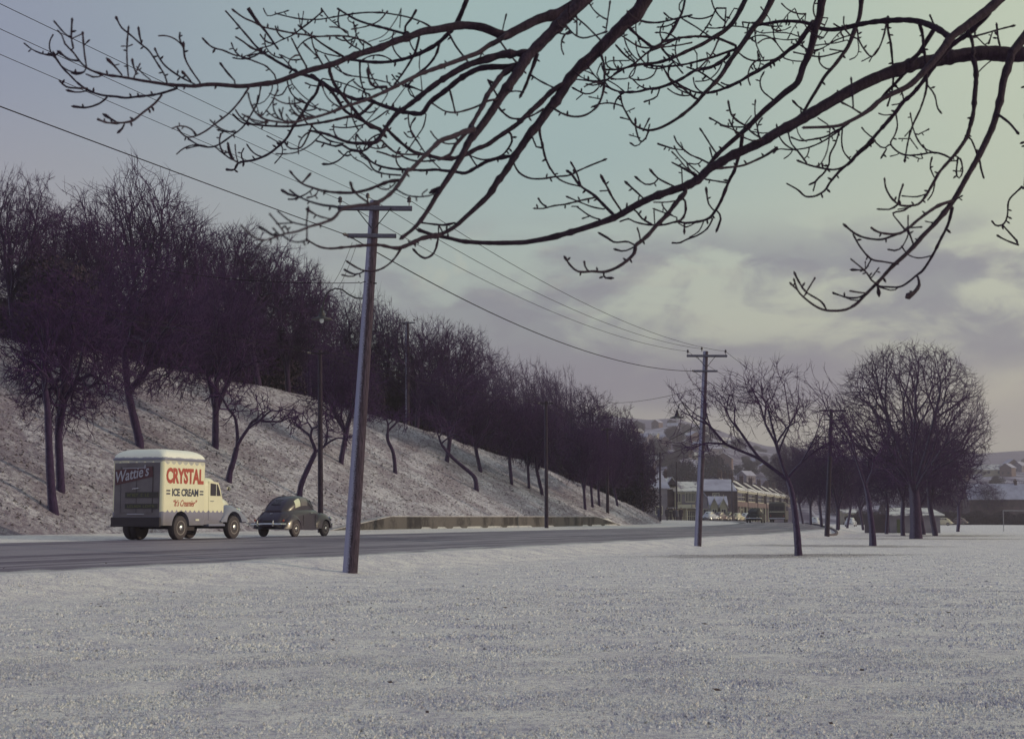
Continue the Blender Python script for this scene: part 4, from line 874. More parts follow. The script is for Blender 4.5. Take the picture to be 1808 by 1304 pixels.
def near_tree():
    r=np.random.default_rng(21)
    TX,TY=5.6,8.2
    g0=gz(TX,TY)
    root=empty('overhanging_tree',(TX,TY,g0),0,'bare tree at the viewer whose dark budded branches hang across the sky','tree')
    Mi=Matrix.Translation(-Vector((TX,TY,g0)))
    tb=MB(); tb.tube([(TX,TY,-.3),(TX,TY,.2),(TX-.05,TY,1.5),(TX-.05,TY-.05,3.2),(TX-.15,TY-.1,4.6),(TX-.35,TY-.2,6.2),(TX-.7,TY-.3,7.6)],[.50,.36,.30,.27,.23,.15,.08],14,Mi)
    tb.build('trunk',MATS['near_bark'],root,True)
    known=[]   # (px,py,depth,limb index)
    limbs=[MB() for _ in MAIN]
    def emit(mb,P2,w,dep,tip=True,knob=.10):
        n=len(P2); Pw=[]; Rw=[]
        ph=r.random()*9
        for i in range(n):
            q=at(P2[i][0],P2[i][1],dep[i]); Pw.append(q)
            k=1+knob*math.sin(i*2.1+ph)*.6+knob*r.normal()*.7
            if r.random()<.10: k*=1.22
            Rw.append(max(.0022,w[i]*.5*dep[i]/F*k))
        if tip:
            d=(Pw[-1]-Pw[-2]).normalized(); Rw[-1]*=1.15; rr0=Rw[-1]
            Pw+= [Pw[-1]+d*rr0*1.5,Pw[-1]+d*rr0*3.4]; Rw+=[rr0*1.15,rr0*.3]
        sd=10 if w[0]>9 else (7 if w[0]>4 else 5)
        mb.tube(Pw,Rw,sd,Mi); return Pw
    def spurs(mb,P2,w,dep,den):
        for i in range(2,len(P2)-1):
            if w[i]<8.5 and r.random()<den:
                d=P2[i]-P2[i-1]; d/=max(np.linalg.norm(d),1e-6); sgn=1 if r.random()<.5 else -1
                nrm=np.array([-d[1],d[0]])*sgn; L=r.uniform(2.0,4.4); e=P2[i]+(nrm*.85+d*.5)*L
                ww=min(w[i]*.8,3.0)
                emit(mb,np.array([P2[i],(P2[i]+e)/2+d*.4,e]),[ww*.8,ww*.8,ww*1.0],[dep[i]]*3)
    kn=lambda: np.array([k[:2] for k in known])
    for li,s in enumerate(MAIN):
        h,pts=parse(s,True); P2,u=smooth(pts,8); w=h[0]+(h[1]-h[0])*u**.85; dep=h[2]+(h[3]-h[2])*u
        Pw=emit(limbs[li],P2,w,dep,knob=.05); spurs(limbs[li],P2,w,dep,.07)
        for q,d_,w_ in zip(P2,dep,w): known.append((q[0],q[1],d_,li,w_))
        # carry the limb beyond the picture to the trunk
        a=Pw[0]; dirw=(Pw[0]-Pw[2]).normalized(); low=li in (0,4)
        zt=(3.7 if li==0 else 3.3) if low else 5.2+.25*li
        tr=Vector((TX-.05-.05*(zt>4.6),TY-.1,zt)); L=(tr-a).length
        up=0 if low else 1.1
        c1=a+dirw*L*.35+Vector((0,0,.25*up)); c2=tr+Vector((-.5,-.1,-.1+.9*up))*(.8 if not low else .4)
        pts3=[];rad=[];r0=w[0]*.5*dep[0]/F
        for k in range(9):
            v=k/8; pts3.append(a*(1-v)**3+3*c1*v*(1-v)**2+3*c2*v*v*(1-v)+tr*v**3); rad.append(r0+(max(r0*1.4,.10)-r0)*v)
        limbs[li].tube(pts3,rad,10,Mi)
    allc=[parse(s,True) for s in SUB]+[parse(s,False) for s in FINE]
    for h,pts in allc:
        P2,u=smooth(pts,6); K=kn(); 
        ds=np.linalg.norm(K-P2[0],axis=1); i=int(ds.argmin())
        w0,w1=h[0],h[1]
        near=ds<ds[i]+5
        dd,li=known[i][2],known[i][3]
        # pull the root on to its parent so the wood joins up
        if ds[i]<22 and ds[i]>1.5:
            P2=np.vstack([K[i],P2]); u=np.r_[0,u]
        n=len(P2); L=np.linalg.norm(P2[-1]-P2[0])
        drift=r.normal()*.0011*L*2
        dep=dd+drift*np.linspace(0,1,n); w=w0+(w1-w0)*np.linspace(0,1,n)
        w=np.minimum(w, 99)
        emit(limbs[li],P2,w,dep); spurs(limbs[li],P2,w,dep,.13)
        for q,d_,w_ in zip(P2,dep,w): known.append((q[0],q[1],d_,li,w_))
    # extra fine side twigs with the upward-hooked tips of this kind, where the tangle is densest
    base=list(known)
    zones=[(300,820,60,300,.050),(980,1560,20,190,.050),(60,320,60,200,.012),(1180,1420,230,400,.018),(1480,1700,180,500,.010)]
    for q in base:
        pr=0
        for (x0,x1,y0,y1,pp) in zones:
            if x0<q[0]<x1 and y0<q[1]<y1: pr=pp
        if q[4]<16*WK/4.109*1.6 and r.random()<pr:
            ang=r.uniform(.15,1.1)*math.pi*(1 if r.random()<.75 else -1); L=r.uniform(22,60)
            a0=math.pi+r.uniform(-.7,.9)           # mostly leftwards, sagging then hooking up
            P=[np.array(q[:2])]; aa=a0-.5*r.uniform(.2,1); curv=r.uniform(.10,.28)*(1 if r.random()<.8 else -1)
            for k in range(7):
                P.append(P[-1]+np.array([cos(aa),-sin(aa)])*L/7); aa-=curv
            P=np.array(P); P2,u=smooth(P,6); n=len(P2); w=np.linspace(2.9,2.3,n)*WK; dep=q[2]+np.linspace(0,r.normal()*.12,n)
            emit(limbs[q[3]],P2,w,dep); spurs(limbs[q[3]],P2,w,dep,.2)
    for mb in limbs: mb.build('limb',MATS['near_bark'],root,True)
near_tree()
# ------------------------------------------------------------------ utility poles and wires
def zpx(px,py,Y): return at(px,py,Y)
RIGHT=Vector((CH,-SH,0)); FWD=Vector((SH,CH,0))
ARMROT=R(2)
POLES={}
bark('arm_wood',(.046,.034,.050),(.30,.30,.44),.4,26,side=(0,-1,.8),thr=(.3,1.1))
bark('pole_dark',(.030,.020,.034),(.30,.30,.42),.35,26,side=(-1,.12,.1),thr=(.4,.8))
def pole(key,base,top,r0,r1,arms,label,group,lamp=None,bent=0,extra=None,mat='pole_wood'):
    """base, top world points; arms [(dist below top, half length left, half length right, thick)]"""
    root=empty('utility_pole',base,0,label,'utility pole',group)
    Mi=Matrix.Translation(-Vector(base)); base=Vector(base); top=Vector(top)
    ax=(top-base)
    P=lambda f:base+ax*f
    H=ax.length
    mb=MB(); n=9; mb.tube([P(-.03)]+[P(i/n) for i in range(n+1)],[r0*1.02]+[r0+(r1-r0)*i/n for i in range(n+1)],16,Mi)
    mb.build('post',MATS['pole_wood'],root,True)
    att={}
    for j,(dn,l,rg,th) in enumerate(arms):
        c=P(1-dn/H)-Vector((0,1,0))*(r1+th*.5)
        am=MB(); Ma=Mi@Matrix.Translation(c)@Matrix.Rotation(ARMROT,4,'Z')
        am.box(-l,rg,-th*.45,th*.45,-th*.5,th*.5,Ma,bev=.012)
        am.build('crossarm',MATS['arm_wood' if mat=='pole_wood' else mat],root)
        if j==0 and l>.5:
            for sx in (-1,1):
                b2=MB(); b2.tube([c+Vector((1,0,0))*sx*.5*min(l,rg)-Vector((0,.05,0)),c-Vector((0,0,.55))-Vector((0,.02,0))+Vector((1,0,0))*sx*.05],.014,6,Mi); b2.build('brace',MATS['wire'],root)
            for nm,dx in (('l',-l+.06),('r',rg-.08)):
                q=c+Vector((1,0,0))*dx+Vector((0,0,th*.5)); im=MB()
                im.lathe([(.012,0),(.014,.10),(.05,.10),(.062,.13),(.045,.16),(.06,.19),(.05,.23),(.02,.26)],12,Mi@Matrix.Translation(q)); im.build('insulator',MATS['insulator'],root,True)
                att[nm]=q+Vector((0,0,.17))
            q=top+RIGHT*-.05; im=MB(); im.lathe([(.02,-.02),(.02,.08),(.05,.08),(.055,.14),(.04,.2),(.01,.22)],12,Mi@Matrix.Translation(q-RIGHT*.12-FWD*.1)); im.build('insulator',MATS['insulator'],root,True)
            att['m']=q-RIGHT*.12-FWD*.1+Vector((0,0,.12))
        else:
            q=c-Vector((1,0,0))*(l-.03); im=MB(); im.tube([q+FWD*.28-Vector((0,0,.02)),q+FWD*.2,q+FWD*.1,q,q-FWD*.12,q-FWD*.2,q-FWD*.3],[.02,.05,.035,.05,.035,.05,.02],10,Mi); im.build('insulator',MATS['insulator'],root,True)
            att['low']=q
    if lamp: lamp(root,Mi,P,att)
    if extra: extra(root,Mi,P,att)
    POLES[key]=(root,att,P)
    if mat!='pole_wood':
        for ch in root.children:
            if ch.data.materials[0]==MATS['pole_wood']: ch.data.materials[0]=MATS[mat]
    return root
gN='tall wooden utility poles along the park side of the road'
gF='thinner wooden poles along the foot of the bank'
def street_lamp_arm(pts,headpos,rad,tilt=0,scale=1.0):
    def f(root,Mi,P,att):
        b=MB(); b.tube(pts,rad,8,Mi); br=b.build('lamp_bracket',MATS['lamp_metal'],root,True)
        Mh=Mi@Matrix.Translation(headpos)@Matrix.Scale(scale,4)
        h=MB(); h.lathe([(.03,.34),(.05,.30),(.055,.20),(.09,.17),(.10,.08),(.12,.05),(.33,-.02),(.335,-.045),(.10,-.02)],24,Mh)
        hd=h.build('lamp_shade',MATS['lamp_metal'],root,True)
        g=MB(); g.lathe([(.02,-.15),(.05,-.13),(.075,-.08),(.07,-.02),(.03,.0)],16,Mh)
        g.build('bulb',MATS['lamp_glass'],hd,True)
    return f
Y1=37.7
b1=at(618,1013,Y1); b1.z=gz(b1.x,b1.y); t1=at(662,355,Y1)
def arm1():
    pts=[at(645,527,Y1),at(628,526,Y1),at(616,520,Y1-.1),at(604,511,Y1-.15),at(592,509,Y1-.2),at(581,514,Y1-.2),at(574,524,Y1-.2),at(571,535,Y1-.2),at(570,543,Y1-.2)]
    return street_lamp_arm(pts,at(568,562,Y1-.2),.021,scale=.85)
def ext1(root,Mi,P,att):
    a=at(656,498,Y1-.15); m=MB()
    m.tube([a,at(644,497,Y1-.1),at(636,500,Y1-.1),at(633,497,Y1-.1)],.012,6,Mi); m.tube([at(659,500,Y1-.2),at(665,500,Y1-.2)],.02,6,Mi); m.build('hook',MATS['wire'],root)
    att['hook']=at(633,499,Y1-.1)
pole('n1',b1,t1,.20,.135,[((371-355)/F*Y1,.97,1.04,.125),((421-355)/F*Y1,.66,.66,.11)],'nearest and thickest leaning wooden pole with two crossarms and frost on its left side',gN,arm1(),extra=ext1)
Y2=71.4
b2=at(1232,968,Y2); b2.z=gz(b2.x,b2.y); t2=at(1246,620,Y2)
def arm2():
    Yl=Y2-.4
    pts=[at(1238,760,Y2),at(1222,738,Yl),at(1212,722,Yl),at(1204,710,Yl),at(1199,714,Yl),at(1197,722,Yl)]
    return street_lamp_arm(pts,at(1195.5,736,Yl),.03,scale=1.1)
def ext2(root,Mi,P,att):
    m=MB(); 
    m.tube([at(1240,745,Y2),at(1205,765,Y2),at(1176,780,Y2)],.012,6,Mi)
    m.build('stay_rod',MATS['wire'],root)
    att['hook']=at(1241,708,Y2)
pole('n2',b2,t2,.185,.125,[((629-620)/F*Y2,.98,1.08,.12),((656-620)/F*Y2,.62,.62,.10)],'second tall utility pole in the middle distance with a shaded lamp on its left',gN,arm2(),extra=ext2)
Y3=109.6
b3=at(1460,947,Y3); b3.z=gz(b3.x,b3.y); t3=at(1468,722,Y3)
pole('n3',b3,t3,.2,.13,[((723-720)/F*Y3,1.0,1.1,.13),((741-722)/F*Y3,.62,.62,.10)],'third tall utility pole, rising through the right-hand tree row',gN,mat='pole_dark')
b4=Vector((b3.x+(b3.x-b2.x)*1.0+2,b3.y+36,0)); b4.z=gz(b4.x,b4.y)
pole('n4',b4,b4+Vector((.1,0,8.6)),.19,.12,[(.2,1.0,1.0,.12)],'fourth and farthest utility pole, lost in the right-hand trees',gN)
# pole off the left of the frame behind the viewer, carrying the same wires
b0=Vector((b1.x-14.9,b1.y-36.4,0)); b0.z=gz(b0.x,b0.y)
# far side of the road
def fpole(key,px,pby,pty,Y,w,label,arm=True,wd=6):
    b=at(px,pby,Y); b.z=gz(b.x,b.y)-.02; t=at(px-1,pty,Y)
    pole(key,b,t,w,w*.72,[(.15,.42,.42,.08)] if arm else [],label,gF,mat='pole_dark')
fpole('f1',566,940,618,61.5,.125,'thin pole with a short crossarm at the far kerb ahead of the dark car')
fpole('f2',965,933,708,88,.125,'thin tall pole standing directly in front of the concrete wall')
fpole('f3',1073,926,755,112,.13,'thin pole at the far end of the concrete wall')
fpole('f4',1131,922,790,146,.13,'thin pole on the snowy verge beyond the wall',False)
fpole('f5',1166,918,798,172,.14,'thin dark pole beside the walking people',False)
fpole('f6',1195,916,815,205,.13,'thin pole behind the walking people in front of the shop',False)
fpole('f7',1293,914,842,250,.13,'thin pole in front of the terrace of houses',False)
fpole('f8',1482,930,850,140,.07,'slim pale post between the trees right of the third pole',False)
# pole on the bank among the trees
bb=on_line(719,3.0); tt=at(719,568,bb.y)
pole('h1',bb,tt,.17,.14,[(.1,.62,.62,.1)],'dark pole with a short crossarm standing among the trees on the bank crest',None)
bb=on_line(182,2.0); tt=at(182,598,bb.y)
pole('h2',bb,tt,.06,.05,[],'slim post on the crest above the truck at the left',None)
def wire(a,b,sag,r,label,group=None,n=26,name='overhead_wire'):
    a=Vector(a); b=Vector(b); m=MB(); o=Vector((a.x,a.y,a.z))
    m.tube([a.lerp(b,i/n)-Vector((0,0,4*sag*(i/n)*(1-i/n)))-o for i in range(n+1)],r,5)
    ob=m.build(name,MATS['wire'],None,True); ob.location=o; tag(ob,label,'wire',group); return ob
def att(k,n): return POLES[k][1][n]
d01=Vector((b0.x-b1.x,b0.y-b1.y,b0.z-b1.z))
for n,lab,sg in (('l','lowest of the three thin wires entering at the upper left'),('m','middle one of the three thin wires entering at the upper left'),('r','topmost of the three thin wires entering at the upper left')) if False else ((x[0],x[1],x[2]) for x in (('l','lowest of the three thin wires entering at the upper left',.10),('m','middle one of the three thin wires entering at the upper left',.05),('r','topmost of the three thin wires entering at the upper left',.05))):
    a=att('n1',n); wire(a,a+d01+Vector((0,0,.35)),sg,.0065,lab,'thin power wires left of the nearest pole')
a=att('n1','low'); wire(a,a+d01+Vector((0,0,.1)),.1,.012,'thicker dark cable from the left edge to the lower crossarm of the nearest pole')
for n,lab in (('l','lowest thin wire from the nearest pole to the second pole'),('m','middle thin wire from the nearest pole to the second pole'),('r','upper thin wire from the nearest pole to the second pole')):
    wire(att('n1',n),att('n2',n),.75,.009,lab,'thin power wires between the first two poles')
wire(att('n1','low'),att('n2','low'),.9,.016,'thicker dark cable sagging between the lower crossarms of the first two poles')
for n,lab in (('l','left wire from the second pole to the third'),('r','right wire from the second pole to the third')):
    wire(att('n2',n),att('n3',n),.8,.010,lab,'thin power wires beyond the second pole')
wire(att('n2','low'),att('n3','low'),1.0,.013,'lower cable from the second pole towards the third')
for n in ('l','r'): wire(att('n3',n),att('n4',n),.8,.011,'thin wire running from the third pole into the trees','wires beyond the third pole')
def ftop(k,dx,dz=.1):
    root,at_,P=POLES[k]; return P(1)+RIGHT*dx-Vector((0,0,dz))
ks=['f1','f2','f3','f4','f5','f6','f7']
for i in range(len(ks)-1):
    for dx in (-.4,.4):
        wire(ftop(ks[i],dx),ftop(ks[i+1],dx),.35,.010,'faint wire strung between the thin poles at the foot of the bank','wires along the foot of the bank')
p0=ftop('f1',0)-FWD*38-Vector((0,0,.2))+Vector((0,0,.3))
for dx in (-.4,.4): wire(p0+RIGHT*dx,ftop('f1',dx),.3,.009,'faint wire running left across the trees from the thin pole by the car','wires left of the thin pole by the car')
wire(att('n1','hook'),p0+FWD*24+Vector((0,0,1.6)),.25,.010,'dark cable from the hook on the nearest pole down to the left over the road')
la=at(568,545,Y1-.2)
wire(at(622,428,Y1+.1),at(584,506,Y1-.1),.12,.006,'thin lead hanging from the lower crossarm to the lamp bracket','lamp leads of the nearest pole',14)
wire(at(630,430,Y1+.1),at(597,508,Y1-.1),.10,.006,'thin lead hanging from the lower crossarm to the lamp bracket','lamp leads of the nearest pole',14)
wire(at(1240,745,Y2),at(1176,780,88),.02,.016,'dark strut-like stay wire reaching left from the second pole')
wire(at(1240,683,Y2),ftop('f3',0,.0)+Vector((0,0,2.0)),.25,.012,'span wire crossing the road from the second pole to the left')
# ------------------------------------------------------------------ lane kerb in the park
km=MB(); kp=[]
for x,Y in ((1400,330),(1412,260),(1425,205),(1440,170),(1455,148),(1466,135),(1474,127),(1477,121),(1474,116),(1468,113.5),(1462,112)):
    X=at(x,900,Y).x; kp.append(Vector((X,Y,gz(X,Y)+.07)))
km.tube(kp,.13,4); ko=km.build('kerb',MATS['kerb_stone'],None); tag(ko,'dark curved stone kerb of the park lane in the snow','kerb')
# ------------------------------------------------------------------ vehicles
pbr('cream_paint',(.80,.78,.66),.28,coat=.4,var=(.76,.73,.60),varscale=2)
pbr('dark_rubber',(.055,.042,.055),.75,bump=.3,bumpscale=60)
pbr('wheel_paint',(.22,.19,.20),.5)
pbr('chrome',(.75,.75,.75),.12,1.0)
pbr('window_glass',(.035,.028,.042),.22,0,.45,0.0)
pbr('under_black',(.035,.026,.038),.7)
pbr('red_letter',(.42,.055,.035),.45); pbr('navy_letter',(.03,.035,.08),.45)
pbr('script_white',(.38,.37,.48),.5); pbr('banner_red',(.085,.03,.045),.5); pbr('sign_dark',(.045,.04,.045),.5); pbr('olive_letter',(.13,.14,.05),.5)
pbr('rear_grey',(.125,.105,.135),.45,var=(.16,.14,.17),varscale=2)
pbr('blue_grey_paint',(.20,.20,.30),.3,coat=.4)
def truckpaint():
    m=bpy.data.materials.new('two_tone_paint'); m.use_nodes=True; k=NT(m.node_tree); b=m.node_tree.nodes['Principled BSDF']
    b.inputs['Roughness'].default_value=.30; b.inputs['Coat Weight'].default_value=.5; b.inputs['Coat Roughness'].default_value=.12
    tc=k.new('ShaderNodeTexCoord'); sp=k.new('ShaderNodeSeparateXYZ'); k.l.new(tc.outputs['Object'],sp.inputs[0])
    x,y,z=sp.outputs
    s=k.m('ADD',k.m('MULTIPLY',x,1.0),k.m('MULTIPLY',y,1.0))
    wave=k.m('MULTIPLY',k.m('ABSOLUTE',k.m('SINE',k.m('MULTIPLY',s,13.0))),.075)       # painted dripping-cream scallops
    low=k.m('LESS_THAN',z,k.m('SUBTRACT',.95,wave))
    wave2=k.m('MULTIPLY',k.m('ABSOLUTE',k.m('SINE',k.m('MULTIPLY',s,10.0))),.10)
    hi=k.m('MULTIPLY',k.m('GREATER_THAN',z,k.m('SUBTRACT',2.47,wave2)),k.m('LESS_THAN',z,2.56))
    n=k.noise(tc.outputs['Object'],1.6,4,.6)
    cream=k.mix(k.m('MULTIPLY',k.ss(n,.35,.7),.4),(.84,.79,.60),(.74,.69,.53))
    c=k.mix(low,cream,(.24,.23,.34)); c=k.mix(k.m('MULTIPLY',hi,k.ss(n,.25,.6,.35,.9)),c,(.36,.36,.42))
    # road dirt near the sill
    c=k.mix(k.m('MULTIPLY',k.ss(z,1.0,.42),k.ss(n,.3,.7,.3,.95)),c,(.15,.13,.15))
    k.l.new(c,b.inputs['Base Color']); MATS['two_tone_paint']=m
truckpaint()
def loft(rings,close_ends=True):
    """rings: list of equal-length lists of points -> MB"""
    mb=MB(); n=len(rings[0]); V=[p for r_ in rings for p in r_]
    Fs=[[i*n+k,i*n+(k+1)%n,(i+1)*n+(k+1)%n,(i+1)*n+k] for i in range(len(rings)-1) for k in range(n)]
    if close_ends: Fs.append(list(range(n))[::-1]); Fs.append([(len(rings)-1)*n+k for k in range(n)])
    mb.add(V,Fs); return mb
def rrect(x0,x1,y0,y1,z,r,n=6):
    pts=[]
    for cx,cy,a0 in ((x1-r,y1-r,0),(x0+r,y1-r,90),(x0+r,y0+r,180),(x1-r,y0+r,270)):
        for i in range(n+1):
            a=R(a0+90*i/n); pts.append((cx+r*cos(a),cy+r*sin(a),z))
    return pts
def text_mesh(s,w,h,shear=0.0,bold=0.0,ext=.004):
    c=bpy.data.curves.new('lettering','FONT'); c.body=s; c.size=1; c.shear=shear; c.offset=bold; c.extrude=.001; c.resolution_u=3
    o=bpy.data.objects.new('lettering',c); COL.objects.link(o)
    dg=bpy.context.evaluated_depsgraph_get(); me=bpy.data.meshes.new_from_object(o.evaluated_get(dg)); bpy.data.objects.remove(o)
    co=np.empty(len(me.vertices)*3); me.vertices.foreach_get('co',co); co=co.reshape(-1,3)
    mn,mx=co.min(0),co.max(0); co[:,0]=(co[:,0]-mn[0])/(mx[0]-mn[0])*w; co[:,1]=(co[:,1]-mn[1])/(mx[1]-mn[1])*h
    co[:,2]=np.where(co[:,2]>0,ext,0); me.vertices.foreach_set('co',co.ravel()); me.update(); return me
def place_text(s,w,h,M,mat,parent,**k):
    me=text_mesh(s,w,h,**k); me.transform(M); me.materials.clear(); return link('lettering',me,mat,parent,False)
def wheel(parent,x,y,r,w,side,hub='wheel_paint',cap='chrome',name='wheel'):
    M=Matrix.Translation((x,y,r))
    m=MB(); m.lathe([(r*.55,-w/2),(r*.80,-w/2),(r*.93,-w*.46),(r*.99,-w*.34),(r,-w*.15),(r,w*.15),(r*.99,w*.34),(r*.93,w*.46),(r*.80,w/2),(r*.55,w/2)],28,M,'y')
    t=m.build(name,MATS['dark_rubber'],parent,True)
    s=side
    m=MB(); m.lathe([(r*.60,s*w*.30),(r*.60,s*w*.51),(r*.52,s*w*.50),(r*.46,s*w*.36),(r*.22,s*w*.40),(r*.2,s*w*.48)],24,M,'y'); m.build('rim',MATS[hub],t,True)
    m=MB(); m.lathe([(r*.24,s*w*.46),(r*.22,s*w*.56),(r*.13,s*w*.62),(r*.03,s*w*.64)],18,M,'y'); m.build('hubcap',MATS[cap],t,True)
    return t
def boolean_cut(o,cutters):
    for c in cutters:
        md=o.modifiers.new('b','BOOLEAN'); md.operation='DIFFERENCE'; md.solver='EXACT'; md.object=c
    dg=bpy.context.evaluated_depsgraph_get(); me=bpy.data.meshes.new_from_object(o.evaluated_get(dg))
    o.modifiers.clear(); o.data=me
    for c in cutters: bpy.data.objects.remove(c)
def cyl_y(x,z,r,y0,y1):
    m=MB(); m.lathe([(r,y0),(r,y1)],32,Matrix.Translation((x,0,z)),'y'); return m.build('cut',None)
def place(root,t,p,z=None,rz=None):
    x,y=xy(t,p); root.location=(x,y,gz(x,y) if z is None else z); root.rotation_euler=(0,0,R(90)-HD if rz is None else rz)
def truck():
    root=empty('ice_cream_truck',(0,0,0),0,'cream and blue-grey box truck with ice cream lettering seen from behind on the far lane','truck')
    HW=.975; x0=-.98; x1=1.36
    # box body
    rings=[rrect(x0,x1,-HW,HW,z,.13) for z in (.46,.6,1.0,1.5,2.0,2.5)]
    b=loft(rings).build('box_body',MATS['two_tone_paint'],root,True)
    boolean_cut(b,[cyl_y(0,.44,.47,-1.2,-.6),cyl_y(0,.44,.47,.6,1.2)])
    for f in b.data.polygons: f.use_smooth=False
    bm=bmesh.new(); bm.from_mesh(b.data)
    for f in bm.faces: f.smooth=True
    for e in bm.edges:
        e.smooth = not(len(e.link_faces)==2 and e.calc_face_angle(0)>R(30))
    bm.to_mesh(b.data); bm.free()
    b.data.materials.clear(); b.data.materials.append(MATS['two_tone_paint'])
    # gutter and domed snowy roof
    g=loft([rrect(x0-.03,x1+.03,-HW-.03,HW+.03,2.505,.15),rrect(x0-.03,x1+.03,-HW-.03,HW+.03,2.56,.15)]); g.build('gutter',MATS['blue_grey_paint'],root,True)
    rr_=[]
    for f in np.linspace(0,1,8):
        a=f*math.pi/2; ins=.42*(1-cos(a)); z=2.563+.30*sin(a)
        rr_.append(rrect(x0+ins*1.1,x1-ins*1.3,-HW+ins,HW-ins,z,.15+ins*.35))
    rf=loft(rr_).build('roof',MATS['roof_snow'],root,True)
    # wheel-arch liners, chassis, bumper
    m=MB(); m.box(x0+.05,3.9,-.42,.42,.42,.55); m.box(-.1,.1,-.8,.8,.34,.50); m.box(2.97,3.17,-.75,.75,.34,.46)
    m.box(x0+.1,x1-.1,-.85,.85,.50,.60); m.box(.6,1.0,-.80,-.45,.30,.50); m.build('chassis',MATS['under_black'],root)
    m=MB(); m.box(x0-.07,x0+.004,-HW+.05,HW-.05,.42,.72,bev=.02); m.build('rear_step',MATS['under_black'],root)
    # rear doors, seam, handle, banner, dark panels
    xr=x0-.002
    def rear(y0,y1,z0,z1,th,mat,nm,bev=0):
        m=MB(); m.box(xr-th,xr,y0,y1,z0,z1,bev=bev); return m.build(nm,MATS[mat],root)
    pnl=rear(-.86,.86,.74,2.42,.004,'rear_grey','rear_panel'); dr=rear(-.60,.60,.86,2.30,.018,'rear_grey','rear_door',.006)
    for y in (-.60,.0,.60):
        m=MB(); m.box(xr-.026,xr-.019,y-.006,y+.006,.86,2.30); m.build('seam',MATS['under_black'],dr)
    m=MB(); m.tube([(xr-.03,-.12,1.62),(xr-.07,-.11,1.62),(xr-.07,.12,1.60),(xr-.03,.12,1.60)],.016,8); m.build('handle',MATS['chrome'],dr,True)
    # view from behind: the viewer's left is +y
    bn=MB(); bn.add([(xr-.030,.80,1.72),(xr-.030,.84,2.20),(xr-.030,-.58,2.30),(xr-.030,-.62,1.98),(xr-.022,.80,1.72),(xr-.022,.84,2.20),(xr-.022,-.58,2.30),(xr-.022,-.62,1.98)],[[0,1,2,3],[7,6,5,4],[0,4,5,1],[1,5,6,2],[2,6,7,3],[3,7,4,0]]); bn.build('banner',MATS['banner_red'],root)
    Mr=Matrix.Translation((xr-.036,.74,1.80))@Matrix.Rotation(R(-90),4,'Z')@Matrix.Rotation(R(90),4,'X')@Matrix.Rotation(R(10),4,'Z')
    place_text("Wattie's",1.26,.36,Mr,MATS['script_white'],root,shear=.35,bold=.012)
    m=MB(); m.tube([(xr-.036,.52,2.24),(xr-.036,-.36,2.26)],.013,5); m.build('overline',MATS['script_white'],root)
    for z0,z1,y0,y1,wd in ((1.32,1.50,.42,-.82,(5,1,2)),(.98,1.14,.42,-.82,(6,5))):
        m=MB(); m.box(xr-.036,xr-.021,min(y0,y1),max(y0,y1),z0,z1); m.build('sign_strip',MATS['sign_dark'],root)
        # faded, unreadable olive letters
        q=random.Random(int(z0*100)); m=MB(); y=y0-.10
        for w_ in wd:
            for _ in range(w_):
                lw=.062; k=q.choice((0,1,2,3)); a=z0+.045; c=z1-.045; X0,X1=xr-.042,xr-.036
                m.box(X0,X1,y-.014,y,a,c)
                if k in (0,1): m.box(X0,X1,y-lw,y-.014,c-.014,c)
                if k in (0,2): m.box(X0,X1,y-lw,y-.014,a,a+.014)
                if k==3: m.box(X0,X1,y-lw,y-lw+.014,a,c); m.box(X0,X1,y-lw+.014,y-.014,(a+c)/2-.006,(a+c)/2+.007)
                y-=lw+.025
            y-=.07
        m.build('lettering',MATS['olive_letter'],root)
    m=MB(); m.box(xr-.025,xr-.0,-.30,.34,.80,.83); m.build('number_strip',MATS['script_white'],root)
    # side lettering
    def side(s,xa,xb,z0,z1,mat,**k):
        M=Matrix.Translation((xa,-HW-.003,z0))@Matrix.Rotation(R(90),4,'X'); place_text(s,xb-xa,z1-z0,M,MATS[mat],root,**k)
    side('CRYSTAL',-.82,1.20,1.77,2.27,'red_letter',bold=.045)
    side('ICE CREAM',-.50,.92,1.38,1.62,'navy_letter',bold=.035)
    m=MB()
    for a,b_ in ((-.80,-.60),(1.00,1.20)):
        for z in (1.43,1.525): m.box(a,b_,-HW-.007,-HW-.003,z,z+.045)
    m.build('lettering',MATS['navy_letter'],root)
    side('\u201cIt\u2019s Creamier\u201d',-.42,.86,1.06,1.27,'red_letter',shear=.5,bold=.012)
    m=MB(); m.box(.78,.98,-HW-.02,-HW-.002,.60,.66,bev=.008); m.build('reflector',MATS['cream_paint'],root)
    # cab
    def cabring(x,hw,zl,zh,r=.16,n=6,flat=0):
        pts=[]
        for i in range(n+1):
            a=math.pi/2*i/n; pts.append((x,-(hw-r)-r*sin(math.pi/2-a) if False else -(hw-r)-r*cos(a),zh-r+r*sin(a)))
        pts=[(x,-hw,zl),(x,-hw,(zl+zh-r)/2)]+pts
        return pts+[(p[0],-p[1],p[2]) for p in reversed(pts)]
    cab=loft([cabring(1.38,.84,.48,1.62,.2),cabring(1.385,.88,.48,1.93,.26),cabring(1.6,.90,.48,2.02,.26),cabring(1.9,.90,.48,2.02,.26),cabring(2.12,.90,.48,1.93,.26),cabring(2.27,.90,.48,1.76,.26),cabring(2.42,.90,.48,1.46,.22),cabring(2.50,.90,.48,1.30,.18)])
    c=cab.build('cab',MATS['two_tone_paint'],root,True)
    # hood and nose
    def hoodring(x,hw,zl,zh,r): return cabring(x,hw,zl,zh,r,6)
